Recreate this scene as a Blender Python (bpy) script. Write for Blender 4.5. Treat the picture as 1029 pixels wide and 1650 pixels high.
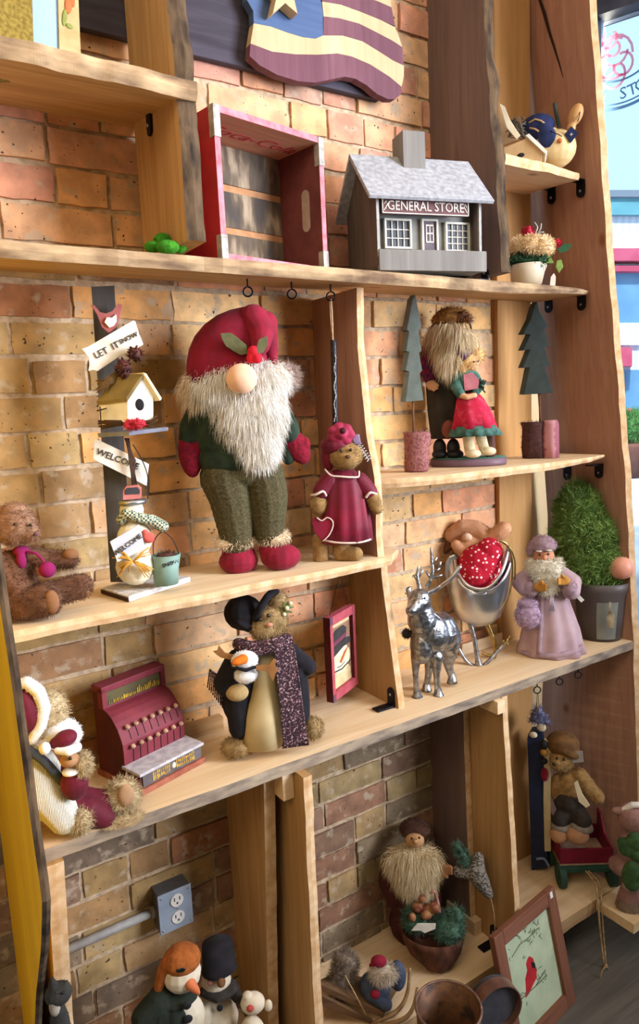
import bpy, bmesh, math, random
from mathutils import Vector, Matrix, noise
random.seed(7)
for o in list(bpy.data.objects): bpy.data.objects.remove(o)
SC = bpy.context.scene
COL = SC.collection
R = math.radians
# ------------------------------------------------------------------ camera
YAW, PITCH, ROLL, FPX, IW, IH = 0.5647, 0.1437, -0.0476, 1133.0, 1029, 1650
CAM = Vector((0, -1.42, 1.5))
fw = Vector((math.sin(YAW)*math.cos(PITCH), math.cos(YAW)*math.cos(PITCH), -math.sin(PITCH)))
r0 = Vector((math.cos(YAW), -math.sin(YAW), 0)); u0 = r0.cross(fw)
rt = r0*math.cos(ROLL)+u0*math.sin(ROLL); up = u0*math.cos(ROLL)-r0*math.sin(ROLL)
cd = bpy.data.cameras.new('camera'); cam = bpy.data.objects.new('camera', cd); COL.objects.link(cam)
cam.matrix_world = Matrix(((rt.x, up.x, -fw.x, CAM.x), (rt.y, up.y, -fw.y, CAM.y), (rt.z, up.z, -fw.z, CAM.z), (0, 0, 0, 1)))
cd.sensor_fit = 'HORIZONTAL'; cd.sensor_width = 36; cd.lens = 36*FPX/IW; cd.clip_start = .02
SC.camera = cam
# ------------------------------------------------------------------ light and exposure
vs = SC.view_settings
vs.view_transform = 'Standard'; vs.look = 'None'; vs.gamma = 1; vs.use_curve_mapping = False
vs.exposure = 0.9
def lin(h):
    h = h.lstrip('#'); c = [int(h[i:i+2], 16)/255 for i in (0, 2, 4)]
    return tuple(v/12.92 if v <= .04045 else ((v+.055)/1.055)**2.4 for v in c)+(1,)
w = bpy.data.worlds.new('sky'); SC.world = w; w.use_nodes = True
w.node_tree.nodes['Background'].inputs[0].default_value = lin('#bfe2ff')
w.node_tree.nodes['Background'].inputs[1].default_value = .8
def area(name, loc, aim, sx, sy, power, col):
    l = bpy.data.lights.new(name, 'AREA'); l.shape = 'RECTANGLE'; l.size = sx; l.size_y = sy
    l.energy = power; l.color = lin(col)[:3]
    o = bpy.data.objects.new(name, l); COL.objects.link(o); o.location = loc
    o.rotation_euler = (Vector(aim)-Vector(loc)).to_track_quat('-Z', 'Y').to_euler()
    return o
area('window_daylight', (2.65, -1.85, 2.05), (0.75, 0.0, 1.75), 2.2, 1.6, 57, '#f0f3ff').data.spread = R(88)
area('corner_fill_light', (1.97, 0.03, 1.35), (1.2, -0.03, 1.35), .10, 2.4, 16, '#fff3dc')  # added helper lamp in the corner gap, brightens the pale wall strip
area('ceiling_lamp_light', (.55, -1.45, 3.15), (0.8, -.1, 1.0), 2.4, .9, 13, '#fff0da')
area('left_lamp_light', (-.95, -1.5, 2.5), (0.7, -.1, 1.6), .7, .7, 7, '#ffe0b0')
sun = bpy.data.lights.new('sun', 'SUN'); sun.energy = 2.2; sun.angle = R(3); sun.color = (1, .96, .9)
so = bpy.data.objects.new('sun', sun); COL.objects.link(so); so.rotation_euler = Vector((.55, .45, -.7)).to_track_quat('-Z', 'Y').to_euler()
# ------------------------------------------------------------------ pixel geometry
def ray(x, y): return fw+rt*((x-IW/2)/FPX)-up*((y-IH/2)/FPX)
def aty(x, y, Y): d = ray(x, y); return CAM+d*((Y-CAM.y)/d.y)
def atz(x, y, Z): d = ray(x, y); return CAM+d*((Z-CAM.z)/d.z)
def atx(x, y, X): d = ray(x, y); return CAM+d*((X-CAM.x)/d.x)
def ztop(y): return 1.772+(y+.25)*.12
# ------------------------------------------------------------------ materials
MATS = {}
def M(name, c1, c2=None, scale=30, rough=.75, bump=.0, metal=0, stretch=(1, 1, 1), kind='noise', lo=.35, hi=.65, c3=None, bscale=None, spec=.3, sheen=0):
    if name in MATS: return MATS[name]
    m = bpy.data.materials.new(name); m.use_nodes = True; nt = m.node_tree; N = nt.nodes; K = nt.links.new
    b = N['Principled BSDF']; b.inputs['Roughness'].default_value = rough; b.inputs['Metallic'].default_value = metal
    b.inputs['Specular IOR Level'].default_value = spec
    if sheen: b.inputs['Sheen Weight'].default_value = sheen*.15
    if c2 is None: c2 = c1
    tc = N.new('ShaderNodeTexCoord'); mp = N.new('ShaderNodeMapping'); K(tc.outputs['Object'], mp.inputs[0])
    mp.inputs['Scale'].default_value = stretch
    if kind == 'noise':
        t = N.new('ShaderNodeTexNoise'); t.inputs['Scale'].default_value = scale; t.inputs['Detail'].default_value = 6; out = t.outputs[0]
    elif kind == 'wave':
        t = N.new('ShaderNodeTexWave'); t.inputs['Scale'].default_value = scale; t.inputs['Distortion'].default_value = 2; t.inputs['Detail'].default_value = 2; out = t.outputs[1]
    elif kind == 'check':
        t = N.new('ShaderNodeTexChecker'); t.inputs['Scale'].default_value = scale; out = t.outputs[1]
    elif kind == 'voro':
        t = N.new('ShaderNodeTexVoronoi'); t.inputs['Scale'].default_value = scale; out = t.outputs[0]
    K(mp.outputs[0], t.inputs[0])
    r = N.new('ShaderNodeValToRGB'); e = r.color_ramp.elements
    e[0].position = lo; e[1].position = hi; e[0].color = lin(c1); e[1].color = lin(c2)
    if c3: x = e.new((lo+hi)/2); x.color = lin(c3)
    K(out, r.inputs[0]); K(r.outputs[0], b.inputs['Base Color'])
    if bump:
        bp = N.new('ShaderNodeBump'); bp.inputs['Strength'].default_value = bump; bp.inputs['Distance'].default_value = .004
        if bscale:
            t2 = N.new('ShaderNodeTexNoise'); t2.inputs['Scale'].default_value = bscale; K(mp.outputs[0], t2.inputs[0]); out = t2.outputs[0]
        K(out, bp.inputs['Height']); K(bp.outputs[0], b.inputs['Normal'])
    MATS[name] = m; return m
def wood(name, c1, c2, c3, axis='x', rough=.7, knots='#7a4a22'):
    if name in MATS: return MATS[name]
    m = bpy.data.materials.new(name); m.use_nodes = True; nt = m.node_tree; N = nt.nodes; K = nt.links.new
    b = N['Principled BSDF']; b.inputs['Roughness'].default_value = rough; b.inputs['Specular IOR Level'].default_value = .25
    tc = N.new('ShaderNodeTexCoord')
    st = {'x': (.07, 1, 1), 'z': (1, 1, .07), 'y': (1, .07, 1)}[axis]
    mp = N.new('ShaderNodeMapping'); mp.inputs['Scale'].default_value = st; K(tc.outputs['Object'], mp.inputs[0])
    n1 = N.new('ShaderNodeTexNoise'); n1.inputs['Scale'].default_value = 60; n1.inputs['Detail'].default_value = 5; n1.inputs['Distortion'].default_value = .8; K(mp.outputs[0], n1.inputs[0])
    n2 = N.new('ShaderNodeTexNoise'); n2.inputs['Scale'].default_value = 9; n2.inputs['Detail'].default_value = 3; K(mp.outputs[0], n2.inputs[0])
    r1 = N.new('ShaderNodeValToRGB'); e = r1.color_ramp.elements; e[0].position = .3; e[1].position = .7; e[0].color = lin(c1); e[1].color = lin(c2)
    K(n1.outputs[0], r1.inputs[0])
    mx = N.new('ShaderNodeMix'); mx.data_type = 'RGBA'; mx.inputs[7].default_value = lin(c3)
    r2 = N.new('ShaderNodeValToRGB'); r2.color_ramp.elements[0].position = .45; r2.color_ramp.elements[1].position = .75; r2.color_ramp.elements[1].color = (.7, .7, .7, 1)
    K(n2.outputs[0], r2.inputs[0]); K(r2.outputs[0], mx.inputs[0]); K(r1.outputs[0], mx.inputs[6])
    v = N.new('ShaderNodeTexVoronoi'); v.inputs['Scale'].default_value = 5.5
    mp2 = N.new('ShaderNodeMapping'); mp2.inputs['Scale'].default_value = {'x': (.6, 1, 1), 'z': (1, 1, .6), 'y': (1, .6, 1)}[axis]; K(tc.outputs['Object'], mp2.inputs[0]); K(mp2.outputs[0], v.inputs[0])
    r3 = N.new('ShaderNodeValToRGB'); r3.color_ramp.elements[0].position = .03; r3.color_ramp.elements[1].position = .08; r3.color_ramp.elements[0].color = (.8, .8, .8, 1); r3.color_ramp.elements[1].color = (0, 0, 0, 1)
    K(v.outputs[0], r3.inputs[0])
    mk = N.new('ShaderNodeMix'); mk.data_type = 'RGBA'; mk.inputs[7].default_value = lin(knots); K(r3.outputs[0], mk.inputs[0]); K(mx.outputs[2], mk.inputs[6])
    K(mk.outputs[2], b.inputs['Base Color'])
    bp = N.new('ShaderNodeBump'); bp.inputs['Strength'].default_value = .25; bp.inputs['Distance'].default_value = .002; K(n1.outputs[0], bp.inputs['Height']); K(bp.outputs[0], b.inputs['Normal'])
    MATS[name] = m; return m
# ------------------------------------------------------------------ mesh helpers
def link(name, me, mat, parent=None):
    o = bpy.data.objects.new(name, me); COL.objects.link(o)
    for m in (mat if isinstance(mat, (list, tuple)) else [mat]): me.materials.append(m)
    if parent is not None: o.parent = parent
    return o
def mesh(name, vs_, fs, mat, parent=None, smooth=False, bevel=0, idx=None):
    me = bpy.data.meshes.new(name); me.from_pydata([tuple(v) for v in vs_], [], fs); me.update()
    bm = bmesh.new(); bm.from_mesh(me); bmesh.ops.recalc_face_normals(bm, faces=bm.faces); bm.to_mesh(me); bm.free()
    if smooth:
        for p in me.polygons: p.use_smooth = True
    if idx:
        for p, i in zip(me.polygons, idx): p.material_index = i
    o = link(name, me, mat, parent)
    if bevel:
        b = o.modifiers.new('bevel', 'BEVEL'); b.width = bevel; b.segments = 2; b.limit_method = 'ANGLE'
    return o
def tag(o, label=None, cat=None, group=None, kind=None):
    if label: o['label'] = label
    if cat: o['category'] = cat
    if group: o['group'] = group
    if kind: o['kind'] = kind
    return o
class MB:
    def __init__(s): s.v = []; s.f = []; s.i = []
    def add(s, v, f, i=0):
        n = len(s.v); s.v += [Vector(x) for x in v]; s.f += [tuple(a+n for a in q) for q in f]; s.i += [i]*len(f)
    def box(s, a, b, mtx=None, i=0):
        x0, y0, z0 = a; x1, y1, z1 = b
        v = [Vector(p) for p in ((x0, y0, z0), (x1, y0, z0), (x1, y1, z0), (x0, y1, z0), (x0, y0, z1), (x1, y0, z1), (x1, y1, z1), (x0, y1, z1))]
        if mtx: v = [mtx @ p for p in v]
        s.add(v, [(0, 1, 2, 3), (4, 7, 6, 5), (0, 4, 5, 1), (1, 5, 6, 2), (2, 6, 7, 3), (3, 7, 4, 0)], i)
    def prism(s, pts, ext, i=0):
        n = len(pts); e = Vector(ext)
        v = [Vector(p) for p in pts]+[Vector(p)+e for p in pts]
        s.add(v, [tuple(range(n)), tuple(range(2*n-1, n-1, -1))]+[(k, (k+1) % n, (k+1) % n+n, k+n) for k in range(n)], i)
    def tube(s, pts, rad, n=8, i=0):
        pts = [Vector(p) for p in pts]; m = len(pts)
        rad = rad if isinstance(rad, (list, tuple)) else [rad]*m
        v = []; f = []
        pa = None
        for k, p in enumerate(pts):
            t = (pts[min(k+1, m-1)]-pts[max(k-1, 0)]); t = t.normalized() if t.length > 1e-9 else Vector((0, 0, 1))
            a = pa-t*pa.dot(t) if pa is not None else t.orthogonal()
            if a.length < 1e-6: a = t.orthogonal()
            a.normalize(); pa = a; b = t.cross(a)
            for j in range(n):
                q = 2*math.pi*j/n; v.append(p+(a*math.cos(q)+b*math.sin(q))*rad[k])
        for k in range(m-1):
            for j in range(n):
                f.append((k*n+j, k*n+(j+1) % n, (k+1)*n+(j+1) % n, (k+1)*n+j))
        f += [tuple(range(n-1, -1, -1)), tuple(range((m-1)*n, m*n))]
        s.add(v, f, i)
    def ell(s, c, r, rot=None, n=14, i=0):
        v = []; f = []; h = n//2+1
        for a in range(h+1):
            t = math.pi*a/h
            for b in range(n):
                p = 2*math.pi*b/n
                q = Vector((r[0]*math.sin(t)*math.cos(p), r[1]*math.sin(t)*math.sin(p), r[2]*math.cos(t)))
                if rot: q = rot @ q
                v.append(Vector(c)+q)
        for a in range(h):
            for b in range(n):
                f.append((a*n+b, a*n+(b+1) % n, (a+1)*n+(b+1) % n, (a+1)*n+b))
        s.add(v, f, i)
    def build(s, name, mat, parent=None, smooth=False, bevel=0): 
        me_o = mesh(name, s.v, s.f, mat, parent, smooth, bevel, s.i if isinstance(mat, (list, tuple)) else None)
        bm = bmesh.new(); bm.from_mesh(me_o.data); bmesh.ops.remove_doubles(bm, verts=bm.verts, dist=1e-6); bm.to_mesh(me_o.data); bm.free()
        return me_o
def smoothpath(pts, n=6):
    P = [Vector(p) for p in pts]; out = []
    for k in range(len(P)-1):
        p0 = P[max(k-1, 0)]; p1 = P[k]; p2 = P[k+1]; p3 = P[min(k+2, len(P)-1)]
        for j in range(n):
            t = j/n
            out.append(.5*((2*p1)+(p2-p0)*t+(2*p0-5*p1+4*p2-p3)*t*t+(3*p1-p0-3*p2+p3)*t**3))
    return out+[P[-1]]
def evalmesh(o):
    dg = bpy.context.evaluated_depsgraph_get(); dg.update()
    return bpy.data.meshes.new_from_object(o.evaluated_get(dg))
def remesh(mb, voxel, smooth=3):
    me = bpy.data.meshes.new('tmp'); me.from_pydata([tuple(v) for v in mb.v], [], mb.f); me.update()
    o = bpy.data.objects.new('tmp', me); COL.objects.link(o)
    r = o.modifiers.new('r', 'REMESH'); r.mode = 'VOXEL'; r.voxel_size = voxel; r.use_smooth_shade = True
    if smooth:
        q = o.modifiers.new('s', 'SMOOTH'); q.iterations = smooth; q.factor = .5
    out = evalmesh(o); bpy.data.objects.remove(o); bpy.data.meshes.remove(me)
    for p in out.polygons: p.use_smooth = True
    return out
def add_fur(me, n, length, width, comb=(0, 0, 0), rnd=.35, keep=None, curl=0.0):
    """thin tapered strands rooted on the surface of the mesh, part of the same mesh"""
    me.calc_loop_triangles(); tris = [(me.vertices[t.vertices[0]].co, me.vertices[t.vertices[1]].co, me.vertices[t.vertices[2]].co, t.area) for t in me.loop_triangles]
    tot = sum(t[3] for t in tris); n = int(n*1.7); width *= .6; V = [v.co.copy() for v in me.vertices]; F = [tuple(p.vertices) for p in me.polygons]; nf = len(F)
    comb = Vector(comb); acc = 0; tgt = 0
    W = [t[3] for t in tris]
    for a, b, c, ar in random.choices(tris, W, k=n):
        u, v = random.random(), random.random()
        if u+v > 1: u, v = 1-u, 1-v
        p = a+(b-a)*u+(c-a)*v; nn = (b-a).cross(c-a)
        if nn.length < 1e-14: continue
        nn.normalize()
        if keep and not keep(p, nn): continue
        d = (nn+comb+Vector((random.gauss(0, rnd), random.gauss(0, rnd), random.gauss(0, rnd))))
        if d.length < 1e-5: continue
        d.normalize(); L = length*random.uniform(.6, 1.25)
        d2 = (d*.6+comb*.8+Vector((random.gauss(0, rnd), random.gauss(0, rnd), random.gauss(0, rnd)))*(.5+curl)).normalized()
        s = d.cross(Vector((random.gauss(0, 1), random.gauss(0, 1), random.gauss(0, 1)))).normalized()*width*.5
        p1 = p+d*L*.5; p2 = p1+d2*L*.5; k = len(V); p = p-nn*width*.5
        V += [p-s, p+s, p1-s*.7, p1+s*.7, p2]; F += [(k, k+1, k+3, k+2), (k+2, k+3, k+4)]
    out = bpy.data.meshes.new('fur'); out.from_pydata(V, [], F); out.update()
    for p in out.polygons: p.use_smooth = True
    bpy.data.meshes.remove(me)
    return out
def text_mesh(name, s, size, mat, parent, mtx, extrude=.0006, shear=0, spacing=1):
    c = bpy.data.curves.new(name, 'FONT'); c.body = s; c.size = size; c.extrude = extrude; c.align_x = 'CENTER'; c.align_y = 'CENTER'; c.shear = shear; c.space_character = spacing; c.resolution_u = 2
    o = bpy.data.objects.new('tmp', c); COL.objects.link(o); me = evalmesh(o); bpy.data.objects.remove(o); bpy.data.curves.remove(c)
    me.transform(mtx); me.name = name; me.materials.clear()
    return link(name, me, mat, parent)
def E(x, y, rx, ry, rd=None, off=0, rot=0): return ('e', x, y, rx, ry, rd if rd is not None else min(rx, ry), off, rot)
def T(*p): return ('t', p)
class Fig:
    """a thing standing at a real point; L turns a photo pixel into a point on its own upright plane (off = pixels nearer than that plane)"""
    def __init__(s, name, label, cat, base, rz=None, group=None, tilt=0):
        base = Vector(base); s.rz = math.atan2(-base.x, base.y-CAM.y) if rz is None else R(rz)
        s.root = bpy.data.objects.new(name, None); s.root.empty_display_size = .03; COL.objects.link(s.root)
        s.root.location = base; s.root.rotation_euler = (R(tilt), 0, s.rz)
        s.m = Matrix.Translation(base) @ Matrix.Rotation(s.rz, 4, 'Z') @ Matrix.Rotation(R(tilt), 4, 'X')
        s.mi = s.m.inverted(); s.k = (base-CAM).dot(fw)/FPX
        tag(s.root, label, cat, group)
        s.c = s.mi @ CAM
    def _d(s, x, y): return s.mi.to_3x3() @ ray(x, y)
    def L(s, x, y, off=0): d = s._d(x, y); return s.c+d*((-off*s.k-s.c.y)/d.y)
    def Lx(s, x, y, X): d = s._d(x, y); return s.c+d*((X-s.c.x)/d.x)
    def Lz(s, x, y, Z): d = s._d(x, y); return s.c+d*((Z-s.c.z)/d.z)
    def shapes(s, mb, shapes, seg=14):
        k = s.k
        for h in shapes:
            if h[0] == 'e':
                _, x, y, rx, ry, rd, off, rot = h
                mb.ell(s.L(x, y, off), (rx*k, rd*k, ry*k), Matrix.Rotation(R(rot), 3, 'Y') if rot else None, seg)
            else:
                P = h[1]
                for a, b in zip(P[:-1], P[1:]):
                    ca, cb = s.L(*a[:3]), s.L(*b[:3]); ra, rb = a[3]*k, b[3]*k
                    n = max(2, int((cb-ca).length/(min(ra, rb)*.35))+1)
                    for j in range(n+1):
                        t = j/n; r_ = ra+(rb-ra)*t; mb.ell(ca.lerp(cb, t), (r_, r_, r_), None, 12)
    def part(s, name, shapes, mat, parent=None, raw=False, voxel=1.6, smooth=3, fur=None, label=None, keep=None):
        mb = MB(); s.shapes(mb, shapes)
        parent = parent or s.root
        if raw and not fur: o = mb.build(name, mat, parent, True)
        else:
            me = remesh(mb, voxel*s.k, smooth)
            if fur:
                n, L, wd = fur[:3]; comb = fur[3] if len(fur) > 3 else (0, 0, -.5); rnd = fur[4] if len(fur) > 4 else .35
                me = add_fur(me, n, L*s.k, wd*s.k, comb, rnd, keep, fur[5] if len(fur) > 5 else 0)
            me.name = name; o = link(name, me, mat, parent)
        if label: o['label'] = label
        return o
    def prism(s, name, pts, mat, off=0, th=4, ext=None, parent=None, bevel=.4, label=None):
        v = [s.L(p[0], p[1], p[2] if len(p) > 2 else off) for p in pts]
        if ext is None: e = Vector((0, th*s.k, 0))
        else: e = s.L(pts[0][0]+ext[0], pts[0][1]+ext[1], off+ext[2])-s.L(pts[0][0], pts[0][1], off)
        mb = MB(); mb.prism(v, e); o = mb.build(name, mat, parent or s.root, False, bevel*s.k)
        if label: o['label'] = label
        return o
    def tube(s, name, pts, r, mat, parent=None, n=8, smooth=True, label=None):
        P = [s.L(p[0], p[1], p[2] if len(p) > 2 else 0) for p in pts]
        if smooth and len(P) > 2: P = smoothpath(P)
        mb = MB()
        if isinstance(r, (list, tuple)):
            m = len(P)-1; q = len(r)-1
            rr = [s.k*(r[int(i*q/m)]+(r[min(int(i*q/m)+1, q)]-r[int(i*q/m)])*(i*q/m-int(i*q/m))) for i in range(m+1)]
        else: rr = r*s.k
        mb.tube(P, rr, n); o = mb.build(name, mat, parent or s.root, True)
        if label: o['label'] = label
        return o
    def tubes(s, name, lines, r, mat, parent=None, n=5):
        mb = MB()
        for l in lines: mb.tube([s.L(p[0], p[1], p[2] if len(p) > 2 else 0) for p in l], r*s.k, n)
        return mb.build(name, mat, parent or s.root, True)
    def loft(s, name, rows, mat, parent=None, folds=0, amp=0, seg=40, off=0, cap=True, arc=None, solid=0, fur=None, open_top=False, label=None, sharp=False, ph=0):
        """rows: (x, y, rx, rd[, dip]) from bottom to top"""
        k = s.k; v = []; f = []
        a0, a1 = arc or (0, 360); full = arc is None; n = seg if full else seg+1
        for ri, q in enumerate(rows):
            c = s.L(q[0], q[1], off); dip = q[4] if len(q) > 4 else 0
            am = amp*(1-ri/(len(rows)-1)) if folds else 0
            for j in range(n):
                t = R(a0+(a1-a0)*j/seg); g = 1+am*math.cos(folds*t+ph)
                front = max(0, -math.sin(t))
                v.append(c+Vector((q[2]*k*math.cos(t)*g, q[3]*k*math.sin(t)*g, -dip*k*front**1.5)))
        for r_ in range(len(rows)-1):
            for j in range(n if full else n-1):
                f.append((r_*n+j, r_*n+(j+1) % n, (r_+1)*n+(j+1) % n, (r_+1)*n+j))
        if full and cap:
            f.append(tuple(range(n-1, -1, -1)))
            if not open_top: f.append(tuple(range((len(rows)-1)*n, len(rows)*n)))
        if fur:
            me = bpy.data.meshes.new(name); me.from_pydata(v, [], f); me.update(); me = add_fur(me, fur[0], fur[1]*k, fur[2]*k, fur[3] if len(fur) > 3 else (0, 0, -.4), .4); o = link(name, me, mat, parent or s.root)
        else: o = mesh(name, v, f, mat, parent or s.root, not sharp)
        if solid:
            q = o.modifiers.new('solid', 'SOLIDIFY'); q.thickness = solid*k; q.offset = 0
        if label: o['label'] = label
        return o
    def text(s, name, t, x, y, size, mat, off=1, rot=0, parent=None, shear=0, spacing=1, yaw=0):
        m = Matrix.Translation(s.L(x, y, off)) @ Matrix.Rotation(R(yaw), 4, 'Z') @ Matrix.Rotation(R(rot), 4, 'Y') @ Matrix.Rotation(R(90), 4, 'X')
        return text_mesh(name, t, size*s.k, mat, parent or s.root, m, shear=shear, spacing=spacing)
# ================================================================== THE SETTING
pine_x = wood('pine along', '#ecd6b2', '#dcbd92', '#cda878', 'x', knots='#9a6c40')
pine_dark_x = wood('aged pine along', '#cfae80', '#b08c5e', '#94704a', 'x')
pine_z = wood('pine upright', '#bd9766', '#a37c4d', '#8a653c', 'z')
redpine_z = wood('reddish pine upright', '#b08872', '#9a7260', '#8a6454', 'z')
grey_z = wood('grey brown upright', '#7a645c', '#675450', '#594947', 'z')
yellow_z = wood('yellow upright', '#f2bd10', '#dea508', '#cf9606', 'z', .5, '#4a3208')
pale_z = wood('pale post', '#c89a62', '#b78850', '#a97a46', 'z')
edge_grey = M('weathered sawn edge', '#a8967f', '#6f6258', 55, .9, .5, stretch=(.3, 1, 1))
edge_pale = M('pale sawn edge', '#dcbd95', '#c49b6c', 40, .85, .3)
bark = M('bark edge', '#2a2019', '#64503a', 45, .95, .9, stretch=(1, 1, .35))
bark_x = M('bark edge along', '#6e5742', '#bfa17a', 35, .95, .8, stretch=(.3, 1, 1))
iron = M('black iron', '#14141a', '#20202a', 40, .45, .1, metal=.6)
steel = M('steel', '#8f9296', '#b9bcc0', 40, .35, .05, metal=.9)
plaster = M('warm pale plaster', '#f3dcae', '#ecd09b', 9, .85, .1)
white_paint = M('shop wall paint', '#c9b79d', '#d2c2aa', 6, .8)
# ---- bricks: every brick is modelled in one wall mesh
def brick_wall():
    m = bpy.data.materials.new('old brick'); m.use_nodes = True; nt = m.node_tree; N = nt.nodes; K = nt.links.new
    b = N['Principled BSDF']; b.inputs['Roughness'].default_value = .92; b.inputs['Specular IOR Level'].default_value = .15
    a = N.new('ShaderNodeAttribute'); a.attribute_name = 'brick_colour'
    tc = N.new('ShaderNodeTexCoord'); n1 = N.new('ShaderNodeTexNoise'); n1.inputs['Scale'].default_value = 22; n1.inputs['Detail'].default_value = 7; K(tc.outputs['Object'], n1.inputs[0])
    r = N.new('ShaderNodeValToRGB'); r.color_ramp.elements[0].position = .35; r.color_ramp.elements[1].position = .68; r.color_ramp.elements[0].color = (.62, .62, .62, 1); r.color_ramp.elements[1].color = (1.15, 1.12, 1.05, 1)
    K(n1.outputs[0], r.inputs[0])
    mx = N.new('ShaderNodeMix'); mx.data_type = 'RGBA'; mx.blend_type = 'MULTIPLY'; mx.inputs[0].default_value = .8; K(a.outputs[0], mx.inputs[6]); K(r.outputs[0], mx.inputs[7])
    n2 = N.new('ShaderNodeTexNoise'); n2.inputs['Scale'].default_value = 34; n2.inputs['Detail'].default_value = 4; K(tc.outputs['Object'], n2.inputs[0])
    r2 = N.new('ShaderNodeValToRGB'); r2.color_ramp.elements[0].position = .57; r2.color_ramp.elements[1].position = .68; r2.color_ramp.elements[1].color = (.75, .75, .75, 1)
    K(n2.outputs[0], r2.inputs[0])
    m2 = N.new('ShaderNodeMix'); m2.data_type = 'RGBA'; m2.inputs[7].default_value = lin('#b9a890'); K(r2.outputs[0], m2.inputs[0]); K(mx.outputs[2], m2.inputs[6])
    n3 = N.new('ShaderNodeTexNoise'); n3.inputs['Scale'].default_value = 120; n3.inputs['Detail'].default_value = 2; K(tc.outputs['Object'], n3.inputs[0])
    r3 = N.new('ShaderNodeValToRGB'); r3.color_ramp.elements[0].position = .68; r3.color_ramp.elements[1].position = .72; K(n3.outputs[0], r3.inputs[0])
    m3 = N.new('ShaderNodeMix'); m3.data_type = 'RGBA'; m3.inputs[7].default_value = lin('#4a3a2e'); K(r3.outputs[0], m3.inputs[0]); K(m2.outputs[2], m3.inputs[6])
    K(m3.outputs[2], b.inputs['Base Color'])
    bp = N.new('ShaderNodeBump'); bp.inputs['Strength'].default_value = .6; bp.inputs['Distance'].default_value = .006; K(n1.outputs[0], bp.inputs['Height']); K(bp.outputs[0], b.inputs['Normal'])
    mort = M('old mortar', '#cdb799', '#a79276', 60, .95, .9, c3='#bda78a')
    rnd = random.Random(3); V = []; Fc = []; C = []; mi = []
    ch = .0695; z = -.115; row = 0
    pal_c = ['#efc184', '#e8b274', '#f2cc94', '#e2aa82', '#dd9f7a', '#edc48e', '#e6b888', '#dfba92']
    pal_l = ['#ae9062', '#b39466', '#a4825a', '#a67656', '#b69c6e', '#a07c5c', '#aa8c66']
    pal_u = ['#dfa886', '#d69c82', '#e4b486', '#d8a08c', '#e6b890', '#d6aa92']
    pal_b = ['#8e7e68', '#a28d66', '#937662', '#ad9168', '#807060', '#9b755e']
    while z < 2.75:
        x = -.35+(row % 2)*.105+rnd.uniform(-.02, .02)
        while x < 1.52:
            L = .2 if rnd.random() < .62 else .098
            L += rnd.uniform(-.008, .008); x1 = min(x+L, 1.53)
            if x1-x > .03:
                g = rnd.uniform(.006, .010); dy = rnd.uniform(-.004, .002); cx = (x+x1)/2
                xs = (x+g*.4, x1-g*.4); zs = (z+.005+rnd.uniform(-.002, .002), z+ch-.005+rnd.uniform(-.002, .002))
                nx, nz = (6 if L > .15 else 4), 3
                k = len(V)
                for j in range(nz+1):
                    for i in range(nx+1):
                        u = i/nx; v_ = j/nz; edge = (i in (0, nx)) or (j in (0, nz))
                        px = xs[0]+(xs[1]-xs[0])*u; pz = zs[0]+(zs[1]-zs[0])*v_
                        w_ = noise.noise(Vector((px*40, pz*40, row)))*.0012
                        if edge: px += noise.noise(Vector((px*70, pz*70, 1)))*.0035; pz += noise.noise(Vector((px*70, pz*70, 9)))*.0035
                        V.append((px, dy+w_-(.0058 if edge else .007), pz))
                f0 = len(Fc)
                for j in range(nz):
                    for i in range(nx):
                        a_ = k+j*(nx+1)+i; Fc.append((a_, a_+1, a_+nx+2, a_+nx+1))
                # sides
                ring = [k+i for i in range(nx+1)]+[k+(nx+1)*j+nx for j in range(1, nz+1)]+[k+(nx+1)*nz+i for i in range(nx-1, -1, -1)]+[k+(nx+1)*j for j in range(nz-1, 0, -1)]
                kb = len(V)
                for q in ring: V.append((V[q][0], .012, V[q][2]))
                for q in range(len(ring)):
                    Fc.append((ring[q], kb+q, kb+(q+1) % len(ring), ring[(q+1) % len(ring)]))
                t = rnd.random()
                if z < .78: pal = pal_b if (cx > .6 or t < .3) else pal_l  # zone palettes mix real brick tones with lit and shaded areas put into colour
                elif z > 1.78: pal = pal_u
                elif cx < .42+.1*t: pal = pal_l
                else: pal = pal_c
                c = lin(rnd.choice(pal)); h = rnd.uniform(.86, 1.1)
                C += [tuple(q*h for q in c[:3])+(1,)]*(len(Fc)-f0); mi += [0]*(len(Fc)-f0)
            x = x1+.002
        z += ch; row += 1
    # mortar bed behind
    k = len(V); nx, nz = 110, 150
    for j in range(nz+1):
        for i in range(nx+1):
            px = -.6+2.14*i/nx; pz = -.12+2.95*j/nz
            V.append((px, -.0015+noise.noise(Vector((px*60, 3, pz*60)))*.003, pz))
    for j in range(nz):
        for i in range(nx):
            a_ = k+j*(nx+1)+i; Fc.append((a_, a_+1, a_+nx+2, a_+nx+1)); C.append((.5, .5, .5, 1)); mi.append(1)
    me = bpy.data.meshes.new('wall_back'); me.from_pydata(V, [], Fc); me.update()
    at = me.color_attributes.new('brick_colour', 'FLOAT_COLOR', 'CORNER'); li = 0
    for p in me.polygons:
        for _ in p.vertices: at.data[li].color = C[p.index]; li += 1
    o = link('wall_back', me, [m, mort])
    for p, q in zip(me.polygons, mi): p.material_index = q
    tag(o, kind='structure')
brick_wall()
def struct(name, a, b, mat, bevel=0, mtx=None):
    mb = MB(); mb.box(a, b, mtx); return tag(mb.build(name, mat, None, False, bevel), kind='structure')
floor_m = wood('grey floor boards', '#77726a', '#5f5b55', '#504c47', 'x', .6, '#45423e')
FZ = -.08
struct('floor', (-1.6, -5, FZ-.05), (1.95, .1, FZ), floor_m)
struct('ceiling', (-1.6, -5, 3.25), (3.4, .1, 3.3), white_paint)
struct('wall_left', (-1.65, -5, FZ), (-1.6, .1, 3.25), white_paint)
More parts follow.
